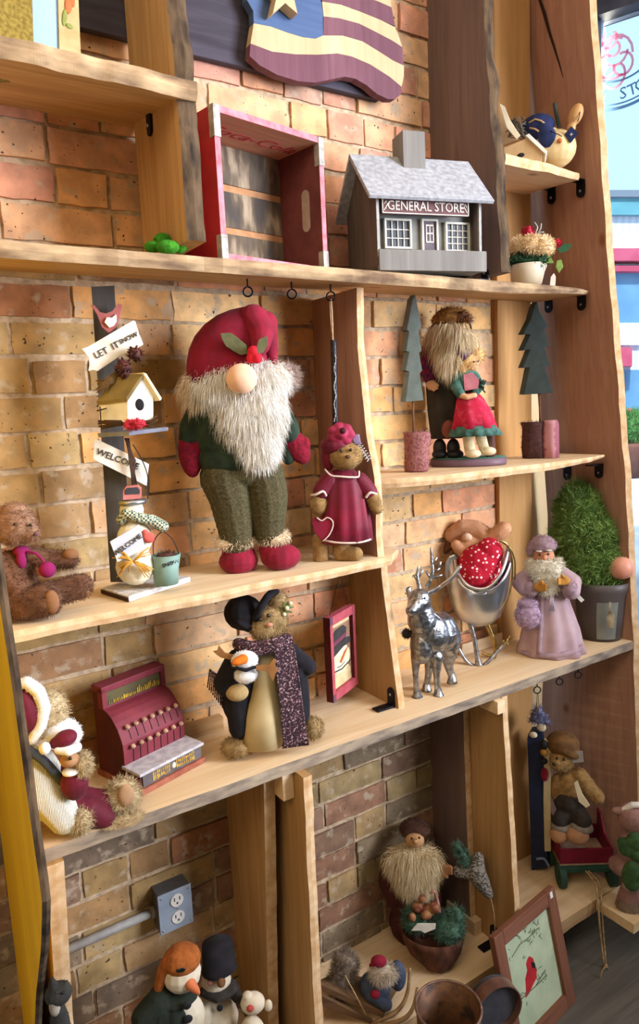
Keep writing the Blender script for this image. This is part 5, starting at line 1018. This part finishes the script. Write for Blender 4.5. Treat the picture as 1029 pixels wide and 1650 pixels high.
pt2.part('foliage', [E(945, 905, 50, 38, 38, 0), E(942, 865, 46, 42, 36, 0), E(932, 825, 32, 36, 26, 0), E(926, 803, 16, 22, 14, 0), E(975, 915, 24, 26, 22, 6)], grn, fur=(8000, 19, 2.6, (0, 0, .5), .75, .9), voxel=3, smooth=0)
pt2.tube('trunk', [(958, 940, 0), (954, 915, 0)], 4, M('bark brown', '#5a4030'))
pb = Fig('pink_ornament', 'pink ball ornament on a stick in the grey pot', 'ornament', pt2.m @ pt2.L(990, 938, 10)); pb.part('ball', [E(1000, 915, 20, 18.5, 18, 14)], M('pink glass ball', '#e3a38c', '#d8937c', 6, .35), raw=True); pb.tube('stick', [(994, 938, 10), (998, 925, 12)], 1.2, MATS['twig stick'], smooth=False)
# ================================================================== LOWER BAYS
ob = Fig('outlet_box', 'grey metal outlet box with two white receptacles on the brick wall', 'electrical outlet', (.452, -.002, .362), 0)
def wy(x, y, Y): p = aty(x, y, Y); return ob.mi @ p
a = wy(254, 1446, -.052); b = wy(311, 1484, -.052); bw_, bh_ = b.x-a.x, a.z-b.z
galv = M('galvanised steel', '#a09d98', '#8a8782', 30, .6, .05, metal=.1)
mb = MB(); mb.box((a.x, -.048, b.z), (b.x, .0, a.z)); mb.build('box', M('dull box steel', '#6d6f70', '#5c5e60', 30, .5, metal=.5), ob.root, False, .002)
mb = MB(); mb.box((a.x-.001, -.051, b.z-.001), (b.x+.001, -.048, a.z+.001)); cvp = mb.build('cover_plate', M('blue grey plate', '#98a5b4', '#8793a2', 20, .5), ob.root, False, .001)
for t in (.30, .74):
    cz = b.z+bh_*t; cx_ = a.x+bw_*.55; mb = MB(); mb.tube([(cx_, -.0505, cz), (cx_, -.0535, cz)], .0145, 24); rc_ = mb.build('receptacle', M('white plastic', '#e6e4de', '#d6d3cc', 20, .4), ob.root, False)
    mb = MB(); mb.box((cx_-.007, -.0542, cz), (cx_-.005, -.0534, cz+.008)); mb.box((cx_+.005, -.0542, cz), (cx_+.007, -.0534, cz+.008)); mb.ell((cx_, -.0536, cz-.006), (.0022, .0008, .0026)); mb.build('slots', blackp, rc_)
mb = MB()
for (u, v_) in ((.08, .92), (.92, .92), (.08, .08), (.92, .08), (.55, .52)): mb.ell((a.x+bw_*u, -.0515, b.z+bh_*v_), (.0025, .001, .0025))
mb.build('screws', steel, cvp, True)
mb = MB(); q0 = ob.mi @ aty(96, 1526, -.022); q1 = Vector((a.x+.002, -.022, b.z+bh_*.45)); q0.z = q1.z-.004; q0.x = -.30; mb.tube([q0, q1], .009, 14); mb.tube([q1+Vector((-.012, 0, 0)), q1], .012, 14); cdt = mb.build('conduit', galv, ob.root, True)
# --- snowmen on the bottom left shelf
def lowfig(name, label, cat, px, py, y=-.12, z=SB, group=None): p = aty(px, py, y); return Fig(name, label, cat, (p.x, y, z), group=group)
sw = M('snowman felt', '#d9cdb6', '#c4b69c', 25, .9, .15); gfl = M('forest green fleece', '#262e26', '#1c231c', 50, .95, .2); burnt = M('burnt orange knit', '#a8602a', '#8c4c1e', 90, .95, .4)
s1 = lowfig('snowman', 'snowman with orange stocking cap and carrot nose on the bottom left shelf', 'snowman', 285, 1600, -.19)
s1.part('body', [E(296, 1640, 34, 44, 26, 0), E(290, 1720, 40, 60, 30, 0)], sw); s1.part('head', [E(293, 1567, 30, 30, 26, 6)], sw); s1.part('cap', [E(293, 1545, 30, 22, 27, 6), T((270, 1552, 8, 12), (262, 1570, 8, 10), (256, 1590, 8, 8))], burnt); s1.part('carrot_nose', [T((306, 1585, 28, 9), (315, 1594, 34, 6), (320, 1600, 38, 3))], M('carrot', '#c9744a', '#b8623a', 30, .8)); s1.part('coat', [E(262, 1632, 26, 44, 24, 8), T((258, 1612, 8, 22), (232, 1640, 12, 20)), E(285, 1606, 34, 10, 26, 6), E(285, 1650, 16, 34, 10, 24)], gfl); s1.part('eye', [E(292, 1562, 9, 5, 4, 29)], eye_m, raw=True)
for (x, y) in ((301, 1620), (303, 1642)): s1.part('button', [E(x, y, 7, 7, 3, 34)], blackp, raw=True)
s2 = lowfig('snowman', 'snowman in a black top hat and dark scarf behind the orange capped one', 'snowman', 350, 1600, -.14)
s2.part('body', [E(350, 1640, 34, 36, 26, 0), E(350, 1720, 40, 70, 30, 0), T((330, 1628, 10, 15), (326, 1650, 14, 14))], sw); s2.part('head', [E(348, 1580, 24, 22, 20, 6)], sw); s2.loft('top_hat', [(352, 1560, 28, 24), (352, 1557, 26, 22), (350, 1520, 24, 20)], blk, off=6, folds=3, amp=.04); s2.part('nose', [E(356, 1582, 7, 7, 9, 28)], M('brown clay nose', '#7d5636', '#6a4628', 30, .8), raw=True); s2.part('cheek', [E(340, 1583, 6, 5, 3, 23)], M('pink cheek', '#c98f86', '#bd8078', 20, .85), raw=True); s2.part('scarf', [T((330, 1598, 14, 9), (350, 1606, 24, 9), (374, 1594, 16, 10)), T((372, 1590, 10, 12), (382, 1606, 10, 9))], M('charcoal wool', '#2b2724', '#3a3430', 90, .95, .3)); s2.part('button', [E(354, 1624, 5, 6, 3, 24)], blackp, raw=True); eyes(s2, [(342, 1574, 25), (356, 1572, 25)], 2)
s3 = lowfig('snowman', 'small pale snowman with a red nose beside the black top hat snowman', 'snowman', 405, 1620, -.21)
s3.part('head', [E(407, 1616, 20, 17, 16, 0), E(398, 1604, 8, 6, 8, 0)], sw); s3.part('body', [E(408, 1690, 26, 60, 20, 0)], sw); s3.part('nose', [E(403, 1625, 6, 5, 5, 15)], M('red pompom', '#b04a42', '#9c3c36', 40, .9), raw=True); s3.part('mitten', [E(432, 1620, 7, 10, 6, 4)], sw)
ct = lowfig('cat_figure', 'dark grey cat figure in front of the left end boards', 'cat figurine', 96, 1640, -.30, FZ)
ct.part('body', [E(98, 1660, 15, 50, 14, 0), E(94, 1601, 20, 18, 16, 4), T((86, 1590, 6, 7), (84, 1577, 6, 3)), T((104, 1590, 6, 7), (107, 1582, 6, 3)), E(100, 1780, 20, 130, 18, 0)], M('dark cat fur', '#2a2926', '#3a3834', 50, .9), fur=(600, 3.5, 1, (0, 0, -.2), .5)); ct.part('white_bib', [E(88, 1622, 8, 16, 5, 13)], M('grey white fur', '#a49a8c', '#7d746a', 60, .9), raw=True); eyes(ct, [(90, 1599, 20), (102, 1600, 19)], 2)
# --- bearded santa with basket
bs2 = Fig('bearded_santa', 'brown coated santa with a wide cream beard on the bottom shelf', 'santa figurine', base(672, 1510, SB))
brn = M('dark brown fur', '#4a2f22', '#382218', 60, .95); dkr = M('dark red brown coat', '#4e2622', '#3c1c1a', 40, .95)
bs2.part('coat', [E(668, 1440, 44, 60, 32, 0), E(668, 1485, 42, 40, 34, 0), T((632, 1385, 4, 18), (626, 1420, 8, 17), (634, 1445, 14, 14)), T((700, 1392, 4, 16), (712, 1402, 8, 14))], dkr, voxel=2.2)
bs2.part('hat', [E(668, 1336, 25, 12, 22, 0), E(668, 1331, 20, 9, 18, 0)], brn, fur=(500, 4, 1.2, (0, 0, 0), .5)); bs2.part('face', [E(668, 1353, 15, 12, 12, 18), E(669, 1356, 4, 4, 4, 31)], M('tan skin', '#c09468', '#ab8056', 20, .75)); eyes(bs2, [(663, 1351, 30), (675, 1350, 30)], 1.8)
bs2.part('beard', [E(666, 1386, 42, 22, 22, 14), E(668, 1404, 30, 32, 20, 18)], M('cream beard', '#dccba8', '#c4ae86', 30, .9), fur=(4200, 22, 1.2, (0, -.2, -1.0), .3), voxel=2.2)
bs2.part('hand', [E(716, 1402, 9, 9, 7, 22)]+[T((716, 1396+j*4, 26, 3), (724, 1396+j*3.6, 30, 2.6), (727, 1398+j*3.2, 34, 2.2)) for j in range(4)]+[T((713, 1408, 26, 3), (720, 1413, 30, 2.6))], M('pinkish wooden hand', '#b0805e', '#9c6e4e', 20, .7), voxel=1)
st = Fig('knit_stocking', 'grey knitted stocking filled with pine sprig held by the bearded santa', 'stocking', bs2.m @ bs2.L(768, 1440, 24))
gk = M('grey marled knit', '#8d857a', '#3f3a36', 210, .95, .7, lo=.42, hi=.58); st.part('stocking', [T((738, 1404, 8, 10), (758, 1404, 8, 13)), T((770, 1382, 4, 9), (766, 1404, 8, 16), (774, 1420, 8, 14), (784, 1436, 8, 9), (788, 1442, 8, 6))], gk); pineg = M('pine green', '#27453a', '#5a7a66', 60, .9)
st.part('pine_sprig', [T((736, 1364, 0, 5), (746, 1380, 4, 7), (756, 1396, 8, 7))], pineg, fur=(420, 10, 1.3, (-.2, 0, .3), .5)); st.tube('string', [(790, 1446, 8), (795, 1470, 6), (797, 1500, 4), (796, 1516, 4)], .7, MATS['pale twine'])
bk2 = Fig('bark_basket', 'bark boat basket filled with greenery in front of the bearded santa', 'basket', base(706, 1555, SB))
bk2.loft('basket', [(706, 1560, 10, 12), (704, 1548, 24, 24), (700, 1530, 40, 32), (697, 1508, 48, 38), (697, 1498, 49, 38)], M('reddish bark', '#6b4230', '#45281c', 40, .9, .8, stretch=(1, 1, .4)), folds=9, amp=.05, open_top=True, solid=2)
bk2.part('greenery', [E(722, 1494, 24, 16, 24, 10), E(670, 1482, 20, 16, 20, 4), E(734, 1478, 12, 16, 12, 4)], pineg, fur=(1500, 13, 1.2, (0, 0, .25), .7)); bk2.part('nuts_and_berries', [E(680, 1448, 7, 6, 6, 8), E(664, 1478, 6, 7, 6, 20), E(690, 1466, 11, 10, 9, 8), E(700, 1462, 9, 9, 8, 12), E(686, 1474, 9, 8, 8, 16), E(673, 1462, 9, 9, 8, 8)], M('brown red berries', '#6a2f2a', '#a3784c', 60, .7), raw=True); bk2.tube('candy_cane', [(708, 1470, 12), (704, 1448, 10), (699, 1436, 10), (694, 1440, 10)], 2.2, M('pinkish cane', '#b98a80', '#94655c', 60, .6))
bk2.prism('paper_tag', [(662, 1500), (672, 1488), (702, 1488), (701, 1497), (684, 1504), (678, 1500)], white_p, 36, .8)
# --- gnome on a wooden sled
sdg = Fig('sled', 'rough wooden sled with curved twig runners on the bottom shelf', 'sled', base(590, 1625, SB)); tw2 = wood('old sled wood', '#7d5f42', '#5d4530', '#4a3626', 'x', .85)
sdg.prism('sled_deck', [(508, 1583), (618, 1632), (616, 1640), (506, 1592)], tw2, 26, ext=(34, -18, -70)); sdg.prism('sled_board', [(508, 1600), (600, 1646), (598, 1662), (508, 1618)], tw2, 30, 6)
for L_ in ([(600, 1650, 28), (640, 1628, 16), (656, 1600, 4), (660, 1560, -4)], [(612, 1652, 34), (646, 1644, 30), (664, 1626, 24), (672, 1592, 16)]): sdg.tube('runner', L_, [3.4, 3.2, 2.4], M('tan twig runner', '#a98a64', '#8a6c4a', 60, .85))
sdg.tubes('rope', [[(512, 1557, 10), (524, 1557, 8)]], 1, MATS['pale twine']); sdg.tubes('rope', [[(556, 1572, 22), (590, 1636, 30)]], 1, MATS['pale twine'])
gsl = Fig('sled_gnome', 'little gnome in blue with red cap riding the wooden sled', 'gnome doll', sdg.m @ sdg.L(600, 1612, -4)); blu = M('faded blue felt', '#4a5468', '#3a4356', 50, .95)
gsl.part('body', [E(604, 1590, 26, 26, 20, 8), E(640, 1572, 14, 26, 14, 0), T((596, 1600, 16, 12), (622, 1618, 22, 10))], blu); gsl.part('beard', [E(617, 1568, 21, 15, 14, 18)], M('grey white beard', '#c9bba8', '#a89a86', 40, .9), fur=(800, 10, 1.1, (0, -.2, -.3), .6)); gsl.part('cap', [E(610, 1549, 13, 9, 10, 16), T((603, 1552, 16, 5), (596, 1556, 16, 2.5))], redf); gsl.part('red_bundle', [E(604, 1602, 8, 7, 6, 30)], redf, raw=True); gsl.part('fur_sack', [E(556, 1556, 20, 24, 16, 0), E(548, 1585, 18, 30, 16, 4)], M('grey brown fur', '#6b5c4e', '#9a8c7c', 50, .95), fur=(1600, 11, 1.1, (.1, 0, .1), .6))
# --- rusty bucket and round band in front of the shelf
rust = M('rusty tin', '#5a4030', '#3a2c26', 30, .5, .2, metal=.4, c3='#6e4a30'); rim = M('worn copper rim', '#8d6f60', '#6f5548', 60, .5, metal=.4)
P_ = aty(722, 1622, -.40); bu = Fig('rusty_bucket', 'open rusty tin bucket on the floor in front of the bottom shelf', 'bucket', (P_.x, -.40, FZ)); zt2 = P_.z-FZ; r_ = 52*bu.k*.98
def lathe(name, pr, mat, f, n=40): 
    mb = MB(); v = [(r*math.cos(2*math.pi*j/n), r*math.sin(2*math.pi*j/n), z) for r, z in pr for j in range(n)]
    mb.add(v, [(a*n+j, a*n+(j+1) % n, (a+1)*n+(j+1) % n, (a+1)*n+j) for a in range(len(pr)-1) for j in range(n)]); return mb.build(name, mat, f.root, True)
lathe('bucket_wall', [(0, 0), (r_*.82, 0), (r_*.9, zt2*.5), (r_, zt2), (r_*.97, zt2), (r_*.86, zt2*.5), (r_*.78, .006), (0, .006)], rust, bu)
mb = MB(); mb.tube([(r_*math.cos(q/48*2*math.pi), r_*math.sin(q/48*2*math.pi), zt2) for q in range(49)], .0028, 8); mb.build('rim', rim, bu.root, True)
P_ = aty(806, 1640, -.385); tn = Fig('round_tin', 'dark round tin with a copper band leaning beside the cardinal picture', 'tin', (P_.x, -.385, FZ), -14)
ctr = tn.mi @ aty(800, 1622, -.385); rr = 41*tn.k; mb = MB(); mb.tube([ctr+Vector((0, .004, 0)), ctr+Vector((0, .03, 0))], rr*.94, 40); mb.tube([(ctr.x, ctr.y+.012, .0), ctr+Vector((0, .012, -rr*.8))], .02, 10); mb.build('tin_body', M('dark tin', '#26262a', '#32323a', 20, .4, metal=.4), tn.root)
mb = MB(); v = []; n = 48
for q in range(n):
    a = 2*math.pi*q/n
    for (k_, y) in ((1, -.012), (1, .018), (.955, .018), (.955, -.012)): v.append(ctr+Vector((rr*k_*math.cos(a), y, rr*k_*math.sin(a))))
mb.add(v, [(q*4+j, q*4+(j+1) % 4, ((q+1) % n)*4+(j+1) % 4, ((q+1) % n)*4+j) for q in range(n) for j in range(4)]); mb.build('copper_band', M('pinkish copper', '#a07868', '#7d5a4c', 20, .35, metal=.6), tn.root)
# --- framed cardinal leaning against the shelf
BR = atz(925, 1617, FZ); cf = Fig('cardinal_picture', 'brown framed print of a red cardinal leaning on the bottom shelf', 'picture', (BR.x, BR.y, FZ), 8, tilt=-12)
TR = cf.L(893, 1428); TL = cf.L(800, 1506); fw_ = TL.x-.012; fh = TR.z; x1 = .0; x0 = fw_; x1 = max(TR.x, 0)
fbr = wood('brown picture frame', '#8a5b45', '#764a38', '#653e2e', 'z', .6, '#4a2c20'); fb2 = wood('brown picture frame rail', '#8a5b45', '#764a38', '#653e2e', 'x', .6, '#4a2c20'); bdw = .036
for nm, q, m_ in (('frame_side', (x0, 0, x0+bdw, fh), fbr), ('frame_side', (x1-bdw, 0, x1, fh), fbr), ('frame_rail', (x0+bdw, fh-bdw, x1-bdw, fh), fb2), ('frame_rail', (x0+bdw, 0, x1-bdw, bdw), fb2)):
    mb = MB(); mb.box((q[0], 0, q[1]), (q[2], .018, q[3])); mb.build(nm, m_, cf.root, False, .002)
mb = MB(); mb.box((x0+bdw, .011, bdw), (x1-bdw, .014, fh-bdw)); pr_ = mb.build('print', M('pale green print', '#c3cfae', '#aebd9c', 16, .6), cf.root)
def onp(pts, nm, mat, y=.0106): mb = MB(); mb.prism([Vector((cf.L(*p).x, y, cf.L(*p).z)) for p in pts], (0, .0005, 0)); return mb.build(nm, mat, pr_)
cardr = M('cardinal red', '#c02a30', '#a82028', 30, .6)
onp([(858, 1543), (864, 1546), (867, 1555), (870, 1566), (870, 1578), (864, 1590), (858, 1604), (852, 1612), (853, 1596), (852, 1580), (855, 1566), (853, 1556), (855, 1548)], 'cardinal', cardr); onp([(861, 1552), (867, 1554), (868, 1562), (863, 1562)], 'cardinal_mask', blackp, .0100)
mb = MB()
def pl2(pts, w_=.0011): mb.tube([Vector((cf.L(*p).x, .0104, cf.L(*p).z)) for p in pts], w_, 5)
pl2([(834, 1628), (848, 1610), (868, 1592), (884, 1565)]); pl2([(868, 1592), (886, 1574)]); pl2([(830, 1545), (842, 1525), (858, 1512), (872, 1498)])
for _ in range(60):
    x, y = random.choice(((850, 1515), (838, 1540), (872, 1505), (880, 1575), (845, 1615), (862, 1500))); x += random.uniform(-12, 12); y += random.uniform(-12, 12); pl2([(x, y), (x+random.uniform(-6, 6), y-random.uniform(2, 7))], .0007)
mb.build('painted_branches', M('grey green ink', '#5f6d54', '#47543f', 40, .7), pr_); mb = MB(); a = Vector((cf.L(888, 1441).x, -.001, cf.L(888, 1441).z)); mb.box((a.x-.007, -.0008, a.z-.009), (a.x+.004, 0, a.z+.007)); mb.build('price_sticker', white_p, cf.root)
# --- navy hanging board
bl = Fig('navy_board', 'tall navy wooden board with a snowman front hanging from a hook', 'wall decoration', base(865, 1404, SB), -54)
nv = M('navy paint', '#26314f', '#1d2741', 30, .6, .1)
bl.prism('board', [(849, 1190), (856, 1178), (872, 1176), (876, 1200), (882, 1398), (856, 1407)], nv, 0, 16); bl.prism('snowman_front', [(876, 1192), (887, 1196), (887, 1372), (877, 1372), (875, 1290)], M('cream relief', '#d3c59e', '#c2b28a', 40, .8), 2, 8)
bl.part('ribbon_tuft', [T((856, 1160, 4, 4), (866, 1146, 6, 7), (880, 1164, 4, 4)), E(868, 1158, 10, 9, 8, 4)], M('lavender blue ribbon', '#5f6488', '#8d90b0', 90, .8), fur=(160, 9, 2, (0, 0, .1), .8)); bl.part('patch', [E(872, 1172, 7, 7, 3, 8), E(859, 1184, 6, 5, 3, 8)], cream, raw=True); bl.part('red_mitten', [E(877, 1248, 6, 12, 5, 6)], redf); bl.part('dark_hat', [E(876, 1200, 6, 8, 6, 4)], blackp); bl.part('dark_scarf', [E(876, 1226, 6, 5, 6, 4)], blackp); bl.part('gold_face', [E(876, 1212, 6, 6, 6, 4)], M('ochre face', '#b5823a', '#a07030', 30, .8), raw=True); bl.tube('blue_swirl', [(864, 1384, 4), (876, 1384, 5), (884, 1396, 5)], 2, M('pale blue paint', '#7f93b8', '#6c80a6', 20, .7))
hk = bl.mi @ e3[0]; mb = MB(); a = bl.L(864, 1150, 4); mb.tube([a, hk], .0012, 6); mb.tube([a+Vector((.006, 0, 0)), hk+Vector((.003, 0, 0))], .0012, 6); mb.build('hanging_twine', MATS['pale twine'], bl.root, True)
# --- wagon with bear
wg = Fig('toy_wagon', 'dark red toy wagon with green wheels and rope handle on the bottom right shelf', 'toy wagon', base(945, 1428, SB), -34)
wred = M('wagon red', '#7d1630', '#681028', 25, .6, .1); wgr = M('wagon green', '#2c4f42', '#223f35', 30, .6, .1)
a = wg.L(902, 1392); b = wg.L(988, 1372); zb_ = min(a.z, b.z)-.002; zh = max(.03, wg.L(945, 1362).z-zb_)*.8; wx0, wx1 = a.x, b.x; dpt = .12
for nm, q in (('front_board', (wx0, 0, wx1, .006)), ('back_board', (wx0, dpt, wx1, dpt+.006))):
    mb = MB(); mb.box((q[0], q[1], zb_), (q[2], q[3], zb_+zh)); mb.build(nm, wred, wg.root, False, .001)
for x in (wx0, wx1-.006):
    mb = MB(); mb.prism([(x, .006, zb_), (x, dpt, zb_), (x, dpt, zb_+zh*2.2), (x, dpt*.75, zb_+zh*2.1), (x, dpt*.5, zb_+zh*1.2), (x, .006, zb_+zh)], (.006, 0, 0)); mb.build('side_board', wred, wg.root, False, .001)
mb = MB(); mb.box((wx0, 0, zb_-.004), (wx1, dpt, zb_+.002)); mb.build('bed', M('worn bed wood', '#b79a80', '#9c7f66', 40, .85), wg.root)
mb = MB(); mb.box((wx0-.006, -.012, zb_-.02), (wx1+.004, .004, zb_-.006)); mb.box((wx0+.03, .0, zb_-.016), (wx0+.05, dpt, zb_-.005)); mb.box((wx1-.05, .0, zb_-.016), (wx1-.03, dpt, zb_-.005)); mb.build('chassis', wgr, wg.root, False, .0015)
wr_ = max(.012, (zb_-.004)/2)
for x in (wx0+.004, wx1-.004):
    for y in (.004, dpt-.01):
        mb = MB(); mb.tube([(x-.009, y, wr_), (x+.009, y, wr_)], wr_, 24); wl = mb.build('wheel', wgr, wg.root, False, .001); mb = MB(); mb.tube([(x-.011, y, wr_), (x+.011, y, wr_)], wr_*.3, 12); mb.build('hub', wgr, wl)
rp = M('jute rope', '#b59a74', '#8f7652', 120, .95, .5)
p0 = Vector(((wx0+wx1)/2-.004, -.014, zb_-.012))
rpp = lambda x, y, yy: wg.mi @ aty(x, y, yy)
for dx in (-2.5, 2.5):
    P = [p0+Vector((dx*.0015, 0, 0)), rpp(962+dx*1.4, 1424, -.262), rpp(965+dx*1.2, 1446, -.288), rpp(969+dx, 1500, -.305), rpp(974+dx*.6, 1552, -.33)]; mb = MB(); mb.tube(smoothpath(P), .0026, 8); mb.build('pull_rope', rp, wg.root, True)
mb = MB(); mb.ell(rpp(975, 1556, -.33), (.006, .006, .008)); P = [rpp(976+9*math.sin(q/14*2*math.pi), 1580-22*math.cos(q/14*2*math.pi), -.335-.0008*q) for q in range(15)]; mb.tube(P, .0022, 8); mb.build('rope_loop', rp, wg.root, True)
wb_ = Fig('wagon_bear', 'tan bear in dark overalls and brown hat sitting in the red wagon', 'teddy bear', wg.m @ Vector(((wx0+wx1)/2-.005, .05, zb_+.004))); ovm = M('dark grey overalls', '#3b332f', '#2d2724', 40, .9)
wb_.part('body', [E(918, 1270, 24, 34, 20, 0), T((934, 1250, 4, 13), (952, 1274, 8, 12), (962, 1284, 10, 11)), E(898, 1270, 12, 26, 14, 2)], tanf, fur=(1100, 4, 1, (0, 0, -.2), .5)); wb_.part('overalls', [E(916, 1290, 24, 24, 22, 4), T((912, 1312, 10, 16), (902, 1322, 24, 13)), T((928, 1312, 10, 17), (938, 1322, 24, 14))], ovm); wb_.part('head', [E(904, 1222, 20, 22, 18, 6), E(898, 1232, 11, 10, 9, 20)], tanf, fur=(700, 4, 1, (0, 0, -.2), .5)); wb_.part('hat', [E(906, 1198, 26, 20, 22, 2), E(914, 1205, 24, 10, 22, 4, 30)], M('brown felt hat', '#7d5a34', '#5f4326', 40, .95)); eyes(wb_, [(897, 1222, 24), (908, 1224, 23)], 2); wb_.part('nose', [E(892, 1231, 3, 2.4, 3, 29)], eye_m, raw=True)
wb_.part('trouser_cuff', [E(903, 1332, 16, 9, 13, 26), E(937, 1333, 18, 10, 14, 26)], M('grey cuff wool', '#8d8378', '#766c62', 60, .95)); wb_.part('foot', [E(900, 1346, 14, 13, 11, 32)], M('pinkish tan foot', '#b98a68', '#a37656', 30, .9), raw=False); wb_.part('foot', [E(930, 1346, 18, 14, 12, 32)], MATS['pinkish tan foot']); wb_.prism('paper_tag', [(917, 1212), (938, 1210), (940, 1228), (920, 1230)], M('grey white tag', '#a7a29c', '#98938d', 20, .8), 16, .8); wb_.prism('cream_cloth', [(924, 1262), (930, 1258), (938, 1280), (950, 1298), (944, 1302), (932, 1292)], cream, 24, 2)
pg = Fig('plush_pig', 'pinkish plush pig toy at the right end of the bottom shelf', 'plush toy', (aty(1018, 1400, -.33).x, -.33, SB)); pgm = M('dusty pink plush', '#a5807a', '#8a6660', 30, .95, sheen=.3)
pg.part('body', [E(1030, 1365, 34, 46, 28, 0), E(1020, 1318, 24, 24, 22, 4), E(1005, 1395, 24, 16, 18, 8), T((1020, 1430, 10, 18), (1008, 1460, 16, 17))], pgm, fur=(1600, 3, 1, (0, 0, 0), .5)); pg.part('ear', [T((1004, 1308, 8, 8), (990, 1306, 10, 5))], pgm); pg.part('white_band', [T((1004, 1304, 10, 4), (1018, 1297, 12, 5), (1034, 1297, 10, 5))], wpl); pg.part('cloth_bow', [E(1018, 1426, 16, 10, 10, 22, -20)], M('pale pink cloth', '#b9a2a4', '#a38c8e', 30, .9)); pg.part('paw', [E(1012, 1462, 18, 17, 12, 22)], M('grey tan plush', '#8d7a68', '#766453', 40, .95), fur=(500, 4, 1, (0, 0, 0), .5))
fgn = Fig('green_plush', 'dark green plush toy tucked beside the pink pig', 'plush toy', (aty(1010, 1400, -.37).x, -.37, SB)); fgn.part('body', [E(1010, 1366, 14, 14, 12, 6), E(1024, 1356, 15, 14, 12, 6), E(1026, 1378, 12, 11, 10, 8), E(1003, 1358, 9, 8, 8, 8), E(1018, 1412, 16, 26, 10, -2)], M('dark green plush', '#2f4a2c', '#44663c', 50, .9), fur=(500, 2.6, 1, (0, 0, 0), .5))
# ================================================================== rest every standing thing flat on the surface below it
bpy.context.view_layer.update()
SURF = [S2, SR, S3, SB, FZ]
for r_o in [o for o in bpy.data.objects if o.parent is None and o.type == 'EMPTY' and o.get('category') and o.name not in ('shelving_unit', 'window_decal', 'shop_building', 'street_planter')]:
    z0 = r_o.location.z
    if not any(abs(z0-s) < 1e-5 for s in SURF): continue
    for ch in r_o.children_recursive:
        if ch.type != 'MESH' or ch.name.startswith(('pull_rope', 'rope_loop')): continue
        mw = ch.matrix_world; mi_ = mw.inverted(); zf = z0+.0008
        for vx in ch.data.vertices:
            q = mw @ vx.co
            if q.z < zf: q.z = zf+(zf-q.z)*.01; vx.co = mi_ @ q
